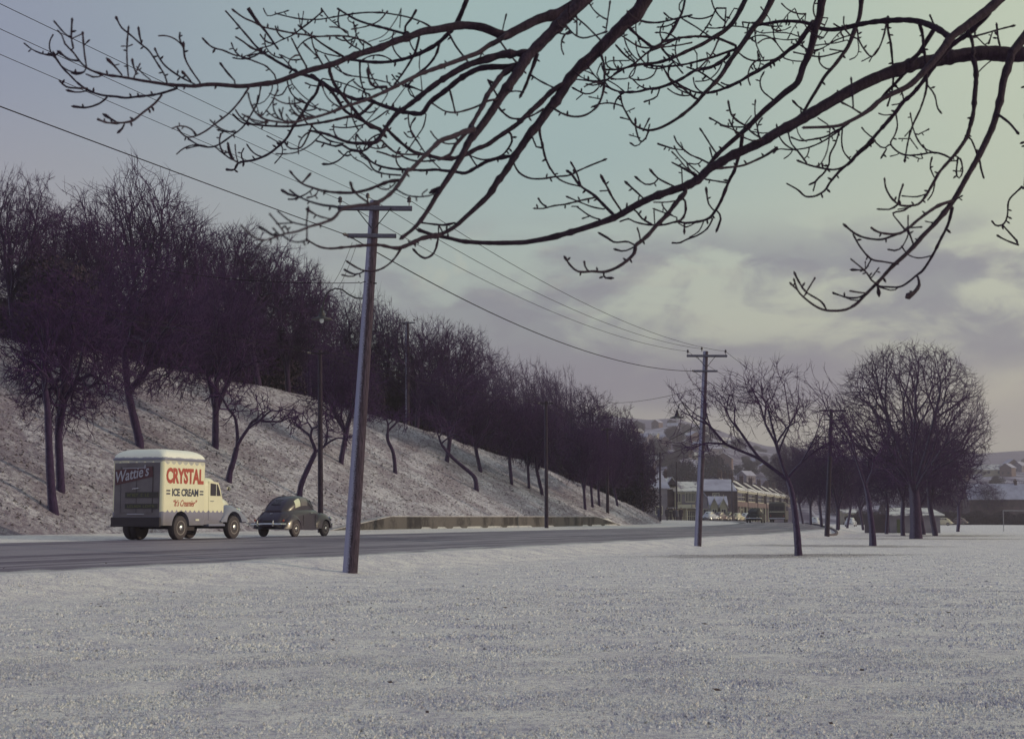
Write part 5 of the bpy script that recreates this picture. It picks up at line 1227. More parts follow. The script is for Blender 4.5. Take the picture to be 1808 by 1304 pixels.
    hd=loft([hoodring(2.40,.70,.6,1.46,.28),hoodring(2.7,.66,.6,1.45,.30),hoodring(3.1,.58,.6,1.41,.30),hoodring(3.45,.50,.6,1.31,.28),hoodring(3.66,.42,.6,1.16,.24),hoodring(3.74,.30,.66,.98,.15)])
    hd.build('bonnet',MATS['cream_paint'],root,True)
    # front fenders
    for s in (-1,1):
        rings=[]
        for i in range(13):
            f=i/12; x=2.30+f*1.60; top=1.14-.40*abs(f-.42)**2.0*3.2 if f>.42 else 1.14-.55*((.42-f)/.42)**2
            top=max(top,.62); y1=s*.97; y0=s*.42; zl=.56
            pr=[]
            for k_ in range(9):
                a=math.pi*k_/8; 
                pr.append((x,s*(.69+.285*cos(a)*(-1)), zl+(top-zl)*min(1,sin(a)**.55) if 0<k_<8 else zl))
            rings.append(pr)
        fo=loft(rings).build('front_fender',MATS['blue_grey_paint'],root,True)
        boolean_cut(fo,[cyl_y(3.07,.44,.475,min(s*.55,s*1.2),max(s*.55,s*1.2))])
        fo.data.materials.clear(); fo.data.materials.append(MATS['blue_grey_paint'])
        hl=MB(); hl.lathe([(.02,-.08),(.10,-.06),(.115,.03),(.10,.06),(.03,.075)],16,Matrix.Translation((3.72,s*.66,.93))@Matrix.Rotation(R(90),4,'Y')); hl.build('headlight',MATS['chrome'],root,True)
    # doors & windows (right door visible)
    for s in (-1,1):
        y=s*.905
        m=MB(); m.prism([(1.62,.62),(2.40,.62),(2.40,1.36),(2.30,1.62),(2.16,1.86),(1.62,1.90)],y-.006,y+.006)
        d=m.build('door',MATS['two_tone_paint'],root)
        m=MB(); m.prism([(1.70,1.42),(2.30,1.42),(2.24,1.60),(2.12,1.80),(1.70,1.83)],s*.913-.003,s*.913+.003); m.build('window',MATS['window_glass'],d)
        m=MB(); m.box(2.02,2.045,min(s*.917,s*.922),max(s*.917,s*.922),1.42,1.81); m.build('window_bar',MATS['cream_paint'],d)
        m=MB(); m.tube([(1.70,s*.92,1.25),(1.72,s*.95,1.25),(1.86,s*.95,1.25)],.012,6); m.build('handle',MATS['chrome'],d)
        m=MB(); m.box(1.55,2.50,min(s*.72,s*.98),max(s*.72,s*.98),.42,.50,bev=.02); m.build('running_board',MATS['blue_grey_paint'],root)
        m=MB(); m.tube([(2.35,s*.92,1.42),(2.42,s*1.08,1.52),(2.44,s*1.12,1.60)],.010,6); m.lathe([(.01,-.01),(.075,-.008),(.075,.008),(.01,.012)],14,Matrix.Translation((2.45,s*1.13,1.66))@Matrix.Rotation(R(90),4,'Y')); m.build('mirror',MATS['chrome'],root,True)
    m=MB(); m.add([(2.315,-.70,1.70),(2.315,.70,1.70),(2.475,.76,1.38),(2.475,-.76,1.38)],[[0,1,2,3]]); m.add([(2.325,-.70,1.71),(2.325,.70,1.71),(2.485,.76,1.39),(2.485,-.76,1.39)],[[0,1,2,3]]); m.build('windscreen',MATS['window_glass'],root)
    m=MB(); m.tube([(3.92,-.93,.60),(3.96,-.6,.60),(3.98,0,.60),(3.96,.6,.60),(3.92,.93,.60)],.075,8); m.build('bumper',MATS['chrome'],root,True)
    m=MB(); m.box(3.60,3.66,-.33,.33,.62,1.02); m.build('grille',MATS['wheel_paint'],root)
    # wheels
    for s in (-1,1):
        wheel(root,0,s*.86,.385,.25,s); wheel(root,3.07,s*.86,.385,.22,s)
    wheel(root,.0,.60,.385,.22,1)
    place(root,37.75,27.55)
def roofsnow():
    m=bpy.data.materials.new('roof_snow'); m.use_nodes=True; k=NT(m.node_tree); b=m.node_tree.nodes['Principled BSDF']; b.inputs['Roughness'].default_value=.6
    tc=k.new('ShaderNodeTexCoord'); sp=k.new('ShaderNodeSeparateXYZ'); k.l.new(tc.outputs['Object'],sp.inputs[0])
    n=k.noise(tc.outputs['Object'],4,4,.6); f=k.ss(k.m('ADD',sp.outputs[2],k.m('MULTIPLY',n,.10)),2.63,2.655)
    k.l.new(k.mix(f,(.34,.34,.44),(.84,.83,.80)),b.inputs['Base Color']); MATS['roof_snow']=m
roofsnow()
# ---- rounded saloon car (small post-war type)
def car(paint,label,cat='car',group=None,name='saloon_car',detail=True):
    root=empty(name,(0,0,0),0,label,cat,group)
    PM=MATS[paint]
    def ring(x,hw,zl,zh,r,n=7,tuck=.0):
        """half-superellipse section"""
        pts=[(x,-hw+tuck,zl)]
        for i in range(n+1):
            a=math.pi/2*i/n; pts.append((x,-(hw-r)-r*cos(a),max(zl,zh-r)+ (min(r,zh-zl))*sin(a)))
        return pts+[(p[0],-p[1],p[2]) for p in reversed(pts)]
    # lower body from tail to nose (rear axle x=0, front axle x=2.19)
    sec=[(-.80,.30,.40,.56,.12),(-.74,.46,.34,.66,.2),(-.60,.58,.30,.80,.28),(-.40,.66,.28,.93,.34),(-.1,.71,.27,1.02,.36),(.3,.735,.26,1.04,.30),(.9,.74,.25,1.02,.20),(1.5,.72,.25,1.01,.20),(1.75,.66,.27,1.01,.25),(2.1,.50,.30,.98,.28),(2.5,.42,.34,.90,.28),(2.75,.34,.38,.78,.22),(2.84,.2,.45,.62,.1)]
    loft([ring(*s) for s in sec]).build('body',PM,root,True)
    cabs=[(-.42,.38,.80,.97,.12),(-.28,.48,.82,1.14,.26),(-.08,.54,.85,1.31,.34),(.18,.575,.9,1.44,.34),(.5,.59,.9,1.51,.32),(.85,.59,.9,1.52,.30),(1.15,.585,.9,1.48,.28),(1.38,.57,.9,1.35,.26),(1.58,.56,.9,1.15,.2),(1.72,.54,.9,1.0,.08)]
    cb=loft([ring(*s) for s in cabs]); cb.build('cabin',PM,root,True)
    def surf(u,v):
        """u along sections, v 0..1 from sill to roof on right side"""
        u=max(0,min(len(cabs)-1.001,u)); i=int(u); f=u-i; A=ring(*cabs[i]); B=ring(*cabs[i+1]); n=8
        g=v*n; j=int(min(g,n-1)); h=g-j
        a=Vector(A[j]).lerp(Vector(A[j+1]),h); b=Vector(B[j]).lerp(Vector(B[j+1]),h); return a.lerp(b,f)
    def patch(us,vs,nm,mat,side,off=.006,par=None):
        m=MB(); nu,nv=len(us),len(vs[0]); V=[]
        for a in range(nu):
            for v in vs[a]:
                p=surf(us[a],v); du=surf(us[a]+.05,v)-surf(us[a]-.05,v); dv=surf(us[a],min(v+.03,1))-surf(us[a],v-.03); nn=du.cross(dv)
                nn=nn.normalized() if nn.length>1e-9 else Vector((0,-1,0))
                if nn.y>0 : nn=-nn
                p=p+nn*off; V.append((p.x,p.y*(-side),p.z))
        m.add(V,[[a*nv+b,(a+1)*nv+b,(a+1)*nv+b+1,a*nv+b+1] for a in range(nu-1) for b in range(nv-1)])
        return m.build(nm,MATS[mat],par or root,True)
    for s in (-1,1):
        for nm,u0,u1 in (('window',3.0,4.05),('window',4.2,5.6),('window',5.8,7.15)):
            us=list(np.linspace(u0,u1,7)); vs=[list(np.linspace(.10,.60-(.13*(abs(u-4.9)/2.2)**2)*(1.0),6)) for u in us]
            patch(us,vs,nm,'glass_sky_reflection' if (u0==3.0 and s==-1) else ('glass_mid' if u0==4.2 else 'window_glass'),s)
    # rear window: on the sloping back
    m=MB(); V=[]
    for a in range(7):
        for b in range(5):
            y=-.30+.6*a/6; f=b/4; x=-.17+.27*f-.0; z=1.20+.185*f-.10*(y/.3)**2*.5
            V.append((x-.085+.02*(y/.3)**2-.0,y,z))
    m.add(V,[[a*5+b,(a+1)*5+b,(a+1)*5+b+1,a*5+b+1] for a in range(6) for b in range(4)]); m.build('rear_window',MATS['window_glass'],root,True)
    m=MB(); m.add([(1.42,-.45,1.36),(1.42,.45,1.36),(1.66,.47,1.10),(1.66,-.47,1.10),(1.43,-.45,1.37),(1.43,.45,1.37),(1.67,.47,1.11),(1.67,-.47,1.11)],[[0,1,2,3],[7,6,5,4],[0,4,5,1],[2,6,7,3],[1,5,6,2],[3,7,4,0]]); m.build('windscreen',MATS['window_glass'],root)
    # fenders
    def fender(xa,xb,top,s,nm,yc,hw,fpk):
        rings=[]
        for i in range(15):
            f=i/14; x=xa+(xb-xa)*f; e=(f/fpk if f<fpk else (1-f)/(1-fpk)); h=.34+(top-.34)*math.sin(math.pi/2*min(1,e))**.7; wv=hw*(.35+.65*math.sin(math.pi/2*min(1,e*1.3)))
            rings.append([(x,s*(yc-wv*cos(math.pi*k/8)*(-1) if False else yc+wv*cos(math.pi*(1-k/8))),.30+(h-.30)*(math.sin(math.pi*k/8)**.6 if 0<k<8 else 0)) for k in range(9)])
        o=loft(rings).build(nm,PM,root,True)
        return o
    for s in (-1,1):
        f1=fender(-.72,.62,.86,s,'rear_fender',.60,.175,.5); boolean_cut(f1,[cyl_y(0,.30,.345,min(s*.55,s*.9),max(s*.55,s*.9))]); f1.data.materials.clear(); f1.data.materials.append(PM)
        f2=fender(1.25,2.86,.88,s,'front_fender',.59,.185,.52); boolean_cut(f2,[cyl_y(2.19,.30,.345,min(s*.5,s*.9),max(s*.5,s*.9))]); f2.data.materials.clear(); f2.data.materials.append(PM)
        wheel(root,0,s*.665,.295,.15,s,'wheel_paint','chrome'); wheel(root,2.19,s*.665,.295,.15,s,'wheel_paint','chrome')
        m=MB(); m.lathe([(.012,-.03),(.035,-.025),(.04,.0),(.03,.02),(.01,.025)],12,Matrix.Translation((-.70,s*.60,.60))@Matrix.Rotation(R(-90),4,'Y')); m.build('tail_light',MATS['red_letter'],root,True)
        m=MB(); m.lathe([(.02,-.06),(.085,-.04),(.095,.02),(.08,.05),(.02,.065)],14,Matrix.Translation((2.80,s*.55,.66))@Matrix.Rotation(R(90),4,'Y')); m.build('headlight',MATS['chrome'],root,True)
        m=MB(); m.tube([(1.00,s*.752,.88),(1.13,s*.760,.88)],.013,6); m.build('door_handle',MATS['chrome'],root)
        for xs in (.50,1.38):
            m=MB(); m.tube([(xs,s*.742,.40),(xs,s*.747,.6),(xs,s*.745,.80)],.006,5); m.build('door_seam',MATS['under_black'],root)
    m=MB(); m.tube([(-.74,-.74,.47),(-.90,-.62,.47),(-.95,0,.47),(-.90,.62,.47),(-.74,.74,.47)],.035,8)
    for y in (-.33,.33): m.tube([(-.965,y,.40),(-.985,y,.48),(-.965,y,.60)],[.022,.03,.018],8)
    m.build('rear_bumper',MATS['chrome'],root,True)
    m=MB(); m.tube([(2.78,-.74,.45),(2.93,-.6,.45),(2.98,0,.45),(2.93,.6,.45),(2.78,.74,.45)],.035,8); m.build('front_bumper',MATS['chrome'],root,True)
    m=MB(); m.tube([(-.56,-.05,.86),(-.60,0,.845),(-.56,.05,.86)],.014,6); m.build('boot_handle',MATS['chrome'],root)
    m=MB(); m.box(-.805,-.79,-.2,.2,.50,.60,Matrix.Identity(4)); m.build('number_plate',MATS['under_black'],root)
    return root
pbr('dark_blue_paint',(.030,.017,.040),.3,coat=.3); pbr('dark_green_paint',(.02,.016,.022),.6,coat=0,spec=.25); pbr('light_grey_paint',(.45,.45,.55),.3,coat=.6); pbr('maroon_paint',(.12,.07,.09),.3,coat=.6); pbr('tan_paint',(.55,.48,.36),.3,coat=.6)
pbr('glass_mid',(.20,.17,.18),.3,0,.5)
pbr('glass_sky_reflection',(.75,.73,.55),.15,0,.9,1.0)  # sky reflection on the rear quarter window, put into the glass colour
truck()
c0=car('dark_blue_paint','dark shiny rounded saloon car directly in front of the truck','car'); place(c0,45.6,27.75)
# ---- traffic and parked cars down the road
def farcar(px,Y,paint,label,head,sc=1.0,group=None,src=None):
    c=copy_tree(src or c0); c['label']=label
    if group: c['group']=group
    elif 'group' in c: del c['group']
    for o in c.children_recursive:
        if o.type=='MESH' and o.data.materials and o.data.materials[0]==MATS['dark_blue_paint'] and paint!='dark_blue_paint':
            key=(o.data.name,paint)
            if key not in FC:
                m=o.data.copy(); m.materials.clear(); m.materials.append(MATS[paint]); FC[key]=m
            o.data=FC[key]
    X=at(px,900,Y).x; c.location=(X,Y,gz(X,Y)); c.rotation_euler=(0,0,R(90)-R(head)); c.scale=(sc*1.12,sc*1.12,sc)
    return c
FC={}
farcar(1332,158,'dark_green_paint','dark car driving away in the middle of the far road beside the bus',16,1.08)
gC2='cars parked along the kerb by the houses'
farcar(1249,243,'light_grey_paint','pale parked car at the kerb just right of the second pole',35,1.0,gC2)
farcar(1267,246,'maroon_paint','maroon-grey parked car with snow on its roof in front of the white cottage',34,1.0,gC2)
farcar(1283,250,'dark_blue_paint','dark parked car between the cottage and the terrace',34,1.05,gC2)
farcar(1299,252,'tan_paint','cream parked car at the near end of the terrace',30,.95,gC2)
farcar(1314,256,'light_grey_paint','light grey parked car left of the car driving away',28,1.0,gC2)
farcar(1673,270,'tan_paint','pale car with a glinting lamp beyond the park hut',-70,1.0)
farcar(1700,285,'maroon_paint','dark car in front of the pale porch house across the park',-75,1.0)
farcar(1500,240,'light_grey_paint','pale car parked behind the tree row left of the hut',20,1.0)
farcar(1438,255,'light_grey_paint','light car parked between the tree trunks near the third pole',15,1.0)
# ---- bus
def bus():
    root=empty('bus',(0,0,0),0,'dark green and cream single-deck bus seen from behind on the far road','bus')
    def r3(x,hw,zh,zl=.45,rt=.35,n=5):
        pts=[(x,-hw,zl),(x,-hw,1.0)]
        for i in range(n+1):
            a=math.pi/2*i/n; pts.append((x,-(hw-rt)-rt*cos(a),zh-rt+rt*sin(a)))
        return pts+[(p[0],-p[1],p[2]) for p in reversed(pts)]
    loft([r3(-.02,1.05,2.60,.6),r3(.06,1.16,2.78),r3(.3,1.2,2.9),r3(8.2,1.2,2.9),r3(8.6,1.15,2.7)]).build('body',MATS['bus_paint'],root,True)
    m=MB(); m.box(.5,8.0,-1.0,1.0,2.885,2.93,bev=.02); m.build('roof_panel',MATS['bus_paint'],root)
    m=MB()
    for y0 in (-.95,-.30,.35): m.box(-.035,-.022,y0,y0+.60,1.75,2.35,bev=.004)
    m.build('rear_window',MATS['window_glass'],root)
    m=MB(); m.box(-.06,-.03,-1.08,1.08,1.50,1.58,bev=.008); m.build('trim_band',MATS['cream_paint'],root)
    for s in (-1,1):
        for i in range(7):
            m=MB(); m.box(.7+i*1.05,1.6+i*1.05,min(s*1.203,s*1.212),max(s*1.203,s*1.212),1.7,2.35); m.build('side_window',MATS['window_glass'],root)
        wheel(root,1.6,s*1.0,.46,.28,s); wheel(root,7.0,s*1.0,.46,.28,s)
        m=MB(); m.lathe([(.02,-.03),(.07,-.02),(.07,.02),(.02,.03)],12,Matrix.Translation((-.04,s*.92,.95))@Matrix.Rotation(R(90),4,'Y')); m.build('tail_light',MATS['red_letter'],root,True)
    m=MB(); m.box(-.14,-.02,-1.12,1.12,.50,.68,bev=.03); m.build('bumper',MATS['light_grey_paint'],root)
    Y=205; X=at(1372,900,Y).x; root.location=(X,Y,gz(X,Y)); root.rotation_euler=(0,0,R(90)-R(14))
pbr('bus_paint',(.036,.026,.026),.5,coat=.1); bus()
# ------------------------------------------------------------------ people walking on the verge
pbr('dark_coat',(.045,.03,.045),.85); pbr('blue_coat',(.04,.04,.10),.85); pbr('skin',(.38,.24,.19),.6); pbr('hair',(.03,.02,.02),.8); pbr('grey_coat',(.10,.09,.12),.85)
def person(px,Y,coat,label,h=1.7,face=20,stride=.22,hat=False):
    X=at(px,900,Y).x; z=gz(X,Y)
    me=bpy.data.meshes.new('person'); s=h/1.75
    J={'pel':(0,0,.95),'sp':(0,0,1.15),'ch':(.01,0,1.38),'nk':(.01,0,1.50),'hd':(.03,0,1.60),'ht':(.02,0,1.72),
       'hl':(0,.10,.90),'kl':(stride*.7,.10,.50),'al':(stride*.6,.10,.08),'tl':(stride*.6+.16,.11,.03),
       'hr':(0,-.10,.90),'kr':(-.02,-.10,.50),'ar':(-stride*1.3,-.10,.10),'tr':(-stride*1.3+.15,-.11,.03),
       'sl':(0,.19,1.40),'el':(-.08,.25,1.14),'wl':(.04,.26,.92),'fl':(.07,.25,.84),
       'sr':(0,-.19,1.40),'er':(.03,-.25,1.14),'wr':(.14,-.25,.93),'fr':(.18,-.24,.85)}
    rad={'pel':.17,'sp':.15,'ch':.17,'nk':.06,'hd':.095,'ht':.085,'hl':.115,'kl':.075,'al':.05,'tl':.04,'hr':.115,'kr':.075,'ar':.05,'tr':.04,'sl':.085,'el':.06,'wl':.042,'fl':.035,'sr':.085,'er':.06,'wr':.042,'fr':.035}
    ks_=list(J); E=[('pel','sp'),('sp','ch'),('ch','nk'),('nk','hd'),('hd','ht'),('pel','hl'),('hl','kl'),('kl','al'),('al','tl'),('pel','hr'),('hr','kr'),('kr','ar'),('ar','tr'),('ch','sl'),('sl','el'),('el','wl'),('wl','fl'),('ch','sr'),('sr','er'),('er','wr'),('wr','fr')]
    me.from_pydata([tuple(Vector(J[k])*s) for k in ks_],[(ks_.index(a),ks_.index(b)) for a,b in E],[])
    o=bpy.data.objects.new('person',me); COL.objects.link(o)
    md=o.modifiers.new('skin','SKIN'); 
    for i,k in enumerate(ks_):
        v=me.skin_vertices[0].data[i]; v.radius=(rad[k]*s,)*2; v.use_root=(k=='pel')
    sb=o.modifiers.new('sub','SUBSURF'); sb.levels=1; sb.render_levels=1
    dg=bpy.context.evaluated_depsgraph_get(); m2=bpy.data.meshes.new_from_object(o.evaluated_get(dg)); o.modifiers.clear(); o.data=m2
    m2.materials.clear(); m2.materials.append(MATS['dark_coat']); m2.materials.append(MATS['skin'])
    for f in m2.polygons:
        f.use_smooth=True; c=f.center
        f.material_index=1 if (c.z>1.51*s or c.z<.90*s and c.z>.8*s and abs(c.y)>.2*s) else 0
    c=MB(); prof=[(.16,1.47),(.225,1.40),(.215,1.15),(.21,1.0),(.25,.75),(.27,.55)]
    rings=[]
    for r_,zz in prof:
        rings.append([(r_*.78*cos(2*math.pi*k/14)*s,r_*1.02*sin(2*math.pi*k/14)*s,zz*s) for k in range(14)])
    co=loft(rings).build('coat',MATS[coat],o,True)
    hb=MB(); hb.lathe([(.02,.13),(.08,.11),(.112,.04),(.105,-.02),(.09,-.05)] if not hat else [(.02,.16),(.09,.15),(.10,.07),(.17,.06),(.17,.045),(.10,.04)],14,Matrix.Translation((.01*s,0,1.63*s))); hb.build('hat' if hat else 'hair',MATS['hair'],o,True)
    o.location=(X,Y,z-.0); o.rotation_euler=(0,0,R(90)-R(face)); tag(o,label,'person','people walking along the snowy verge')
for a in [(1164,176,'blue_coat','person in a blue coat half hidden behind the thin dark pole',1.68,20,.2),
 (1178,190,'dark_coat','person in a long dark coat walking alone between the poles',1.78,18,.26),
 (1190.5,196,'dark_coat','person in dark clothes, left of the group in front of the shop',1.70,200,.24),
 (1195.5,194,'grey_coat','person in a grey coat in the middle of the group in front of the shop',1.62,15,.2),
 (1202.5,196,'dark_coat','person in a dark coat walking ahead at the right of the group',1.76,25,.28,True)]:
    person(*a)
# ------------------------------------------------------------------ hills behind
def hills():
    AZ=[-32,-20,-10,0,4,4.7,5.6,6.6,7.6,9.1,10.5,12.5,15,18,19.5,22,26,32]
    HP=[700,700,705,715,735,738,741,738,751,775,790,800,806,802,797,793,790,800]
    az=np.radians(np.concatenate([np.linspace(-32,2,20),np.linspace(2.3,23,130),np.linspace(23.5,32,10)]))
    d=np.concatenate([np.linspace(310,520,10),np.linspace(540,1500,50),np.linspace(1540,2400,20)])
    A_,D_=np.meshgrid(az,d,indexing='ij')
    X=np.tan(A_)*D_; Y=D_
    ridge=(HZ-np.interp(np.degrees(A_),AZ,HP))/F*1500
    f=np.clip((D_-330)/(1500-330),0,1); 
    f=np.where(np.degrees(A_)<12, f**.9, f**1.05)
    back=np.clip((D_-1500)/900,0,1)
    n=np.sin(X*.013+1.2*np.sin(Y*.009))+.6*np.sin(X*.031+Y*.02)+.35*np.sin(X*.08-Y*.045)
    Z=ridge*f*(1-back*.5)+n*3.5*np.clip(f*3,0,1)*(1-np.clip((f-.75)*4,0,.75))-1.2*(f<=0)
    Z=Z+np.where(f<=.0,0,.3)
    V=np.stack([X,Y,Z],-1).reshape(-1,3); na,nt=X.shape
    i=np.arange(na-1)[:,None]*nt+np.arange(nt-1)[None,:]; Fq=np.stack([i,i+1,i+nt+1,i+nt],-1).reshape(-1,4)[:,::-1]
    o=link('hills',mesh_np('hills',V,Fq),MATS['hill_ground']); tag(o,'snow-streaked purple hills behind the town',kind='structure')
    def hz(px,Yd):
        a=math.atan((px-CX)/F)
        r_=(HZ-np.interp(math.degrees(a),AZ,HP))/F*1500; ff=min(1,max(0,(Yd-330)/1170)); ff=ff**.9 if math.degrees(a)<12 else ff**1.05
        x=math.tan(a)*Yd; nn=math.sin(x*.013+1.2*math.sin(Yd*.009))+.6*math.sin(x*.031+Yd*.02)+.35*math.sin(x*.08-Yd*.045)
        return r_*ff+nn*3.5*min(1,ff*3)*(1-min(.75,max(0,(ff-.75)*4)))+.3*(ff>0)
    return hz
def hillmat():
    m=bpy.data.materials.new('hill_ground'); m.use_nodes=True; k=NT(m.node_tree); b=m.node_tree.nodes['Principled BSDF']
    b.inputs['Roughness'].default_value=.95; b.inputs['Specular IOR Level'].default_value=.1
    g=k.new('ShaderNodeNewGeometry'); P=g.outputs['Position']
    n=k.noise(k.mapping(P,(1,.8,1)),.028,6,.62,.6); n2=k.noise(P,.11,5,.65,.3)
    sp=k.new('ShaderNodeSeparateXYZ'); k.l.new(P,sp.inputs[0])
    up=k.ss(sp.outputs[1],700,1150)         # town and gardens low, bare hill high
    f=k.m('ADD',k.m('MULTIPLY',n,.5),k.m('MULTIPLY',n2,.5))
    lowc=k.mix(k.ss(f,.46,.60),(.10,.08,.145),(.48,.45,.58))
    hic=k.mix(k.ss(f,.50,.72),(.17,.15,.24),(.34,.32,.43))
    k.l.new(k.mix(up,lowc,hic),b.inputs['Base Color']); MATS['hill_ground']=m
hillmat(); HZF=hills()
# ------------------------------------------------------------------ houses
pbr('dark_brick',(.06,.045,.062),.9,var=(.11,.075,.095),varscale=.8); pbr('cream_wall',(.36,.33,.26),.85,var=(.28,.25,.21),varscale=.6)
pbr('brown_band',(.17,.11,.12),.9,var=(.12,.08,.09),varscale=.7); pbr('white_trim',(.52,.50,.43),.7); pbr('grey_wall',(.16,.14,.19),.9,var=(.24,.21,.26),varscale=.6)
pbr('far_glass',(.06,.05,.08),.12,0,.8); pbr('roof_dark',(.09,.07,.10),.8); pbr('stack_brick',(.08,.05,.06),.9)
def snowroof(name,snow,bare,lo,hi,scale):
    m=bpy.data.materials.new(name); m.use_nodes=True; k=NT(m.node_tree); b=m.node_tree.nodes['Principled BSDF']; b.inputs['Roughness'].default_value=.85
    g=k.new('ShaderNodeNewGeometry'); n=k.noise(g.outputs['Position'],scale,5,.65,.4)
    k.l.new(k.mix(k.ss(n,lo,hi),snow,bare),b.inputs['Base Color']); MATS[name]=m
snowroof('roof_snowy',(.68,.66,.68),(.20,.17,.24),.47,.60,.6); snowroof('roof_frost',(.42,.41,.55),(.30,.28,.40),.4,.7,.5)
def gable(root,x0,x1,y0,y1,ze,zr,axis,mat,over=.35,th=.18,name='roof'):
    """gable roof shell; axis 'x' ridge runs along x"""
    m=MB()
    if axis=='x':
        ym=(y0+y1)/2; s=(zr-ze)/(ym-y0)
        m.prismx([(y0-over,ze-over*s),(ym,zr),(y1+over,ze-over*s),(y1+over,ze-over*s+th),(ym,zr+th),(y0-over,ze-over*s+th)],x0-over,x1+over)
    else:
        xm=(x0+x1)/2; s=(zr-ze)/(xm-x0)
        m.prism([(x0-over,ze-over*s),(xm,zr),(x1+over,ze-over*s),(x1+over,ze-over*s+th),(xm,zr+th),(x0-over,ze-over*s+th)],y0-over,y1+over)
    return m.build(name,MATS[mat],root)
def walls(root,x0,x1,y0,y1,zb,ze,zr,axis,mat):
    m=MB()
    if axis=='x': m.prismx([(y0,zb),(y1,zb),(y1,ze),((y0+y1)/2,zr-.03),(y0,ze)],x0,x1)
    else: m.prism([(x0,zb),(x1,zb),(x1,ze),((x0+x1)/2,zr-.03),(x0,ze)],y0,y1)
    return m.build('wall',MATS[mat],root)
def win(root,u0,u1,z0,z1,face,pos,bars=2,rows=1,frame='white_trim',th=.05):
    """window on local plane: face 'y-' (facing -y) or 'x+' """
    def bx(m,a,b,c,d,e0,e1):
        if face=='y-': m.box(a,b,pos-e1,pos-e0,c,d)
        elif face=='x+': m.box(pos+e0,pos+e1,a,b,c,d)
        else: m.box(pos-e1,pos-e0,a,b,c,d)
    m=MB(); bx(m,u0,u1,z0,z1,.0,.03); w=m.build('window',MATS['far_glass'],root)
    m=MB(); t=.09
    bx(m,u0-t,u0,z0-t,z1+t,0,.07); bx(m,u1,u1+t,z0-t,z1+t,0,.07); bx(m,u0,u1,z1,z1+t,0,.07); bx(m,u0,u1,z0-t*1.6,z0,0,.12)
    for i in range(1,bars): c=u0+(u1-u0)*i/bars; bx(m,c-.035,c+.035,z0,z1,.031,.06)
    for i in range(1,rows): c=z0+(z1-z0)*i/rows; bx(m,u0,u1,c-.03,c+.03,.031,.055)
    m.build('frame',MATS[frame],w); return w
def chimney(root,x,y,z0,z1,w=.6):
    m=MB(); m.box(x-w/2,x+w/2,y-w*.7,y+w*.7,z0,z1); m.box(x-w/2-.08,x+w/2+.08,y-w*.7-.08,y+w*.7+.08,z1,z1+.15); c=m.build('chimney',MATS['stack_brick'],root)
    m=MB()
    for dy in (-.25,.25): m.lathe([(.11,0),(.13,.35)],8,Matrix.Translation((x,y+dy,z1+.15)))
    m.build('chimney_pot',MATS['brown_band'],c)
def HW_(px,Y): 
    X=at(px,900,Y).x; return Vector((X,Y,min(gz(X,Y),1.6)))
# terrace: runs away from the viewer, its long lit side (+x local... facing right) toward the street
A0=HW_(1293,268); A1=HW_(1405,400)
tdir=Vector((A1.x-A0.x,A1.y-A0.y,0)); TL=tdir.length; ang=math.atan2(tdir.y,tdir.x)
def terrace():
    n=8; ul=TL/n
    for i in range(n):
        b=A0+tdir*(i/n); z=1.1
        lab=['nearest','second','third','fourth','fifth','sixth','seventh','farthest'][i]+' house of the receding two-storey terrace with snowy gables'
        root=empty('terrace_house',(b.x,b.y,z),ang,lab,'house','terraced houses')
        # local x along the terrace, local -y is the street front
        ze=5.6-.0*i; zr=7.9; D=7.0
        walls(root,0,ul-.02,0,D,-1,ze,zr,'x','dark_brick' if i==0 else 'dark_brick')
        gable(root,0,ul-.02,0,D,ze,zr,'x','roof_snowy',.02)
        # party wall / firewall standing proud of the roof
        m=MB(); m.prismx([(-1.0,-1),(-.0,-1),(D,-1),(D,ze+.3),(D/2,zr+.55),(-1.0,ze+.2)],-.02,.28); m.build('party_wall',MATS['dark_brick'],root)
        chimney(root,ul*.5,D/2,zr-.3,zr+1.3)
        # balcony band, upper glazed sun-porch, columns
        m=MB(); m.box(.28,ul-.04,-.9,-.02,2.45,3.45); m.build('balcony_front',MATS['brown_band'],root)
        m=MB(); m.box(.28,ul-.04,-.85,-.02,5.25,5.6); m.build('fascia',MATS['white_trim'],root)
        gable(root,.3,ul-.06,-1.0,.9,5.62,6.2,'x','roof_snowy',.1,.12,'porch_roof')
        win(root,.6,ul-.35,3.65,5.1,'y-',-.35,6,2); 
        m=MB(); m.box(.28,ul-.04,-.34,-.02,3.46,5.24); m.build('sunporch',MATS['cream_wall'],root)
        for c in (.5,ul*.36,ul*.66,ul-.3):
            m=MB(); m.box(c-.12,c+.12,-.85,-.62,-.6,2.44); m.build('post',MATS['white_trim'],root)
        win(root,ul*.10,ul*.30,.1,1.9,'y-',-.012,2); win(root,ul*.68,ul*.9,.1,1.9,'y-',-.012,2)
        m=MB(); m.box(ul*.42,ul*.55,-.06,-.012,-.6,1.9); m.build('door',MATS['roof_dark'],root)
        if i==0:
            m=MB(); m.prism([(0,0)]*3 if False else [(-.5,6.4),(.2,6.4),(.2,6.5),(-.5,6.5)],.4,D-.4); m.build('end_ledge',MATS['roof_frost'],root)
terrace()
def dark_house():   # dark end house left of the terrace with blue-grey frosted roof
    b=HW_(1246,262); root=empty('dark_house',(b.x,b.y,1.1),R(4),'dark two-storey house with a blue-grey frosted roof behind the white cottage','house')
    walls(root,0,5.4,0,9,-1,5.4,7.4,'x','dark_brick'); gable(root,0,5.4,0,9,5.4,7.4,'x','roof_frost',.4)
    chimney(root,4.8,5,7.0,8.6); win(root,1.4,2.5,3.4,4.8,'y-',-.01,2)
dark_house()
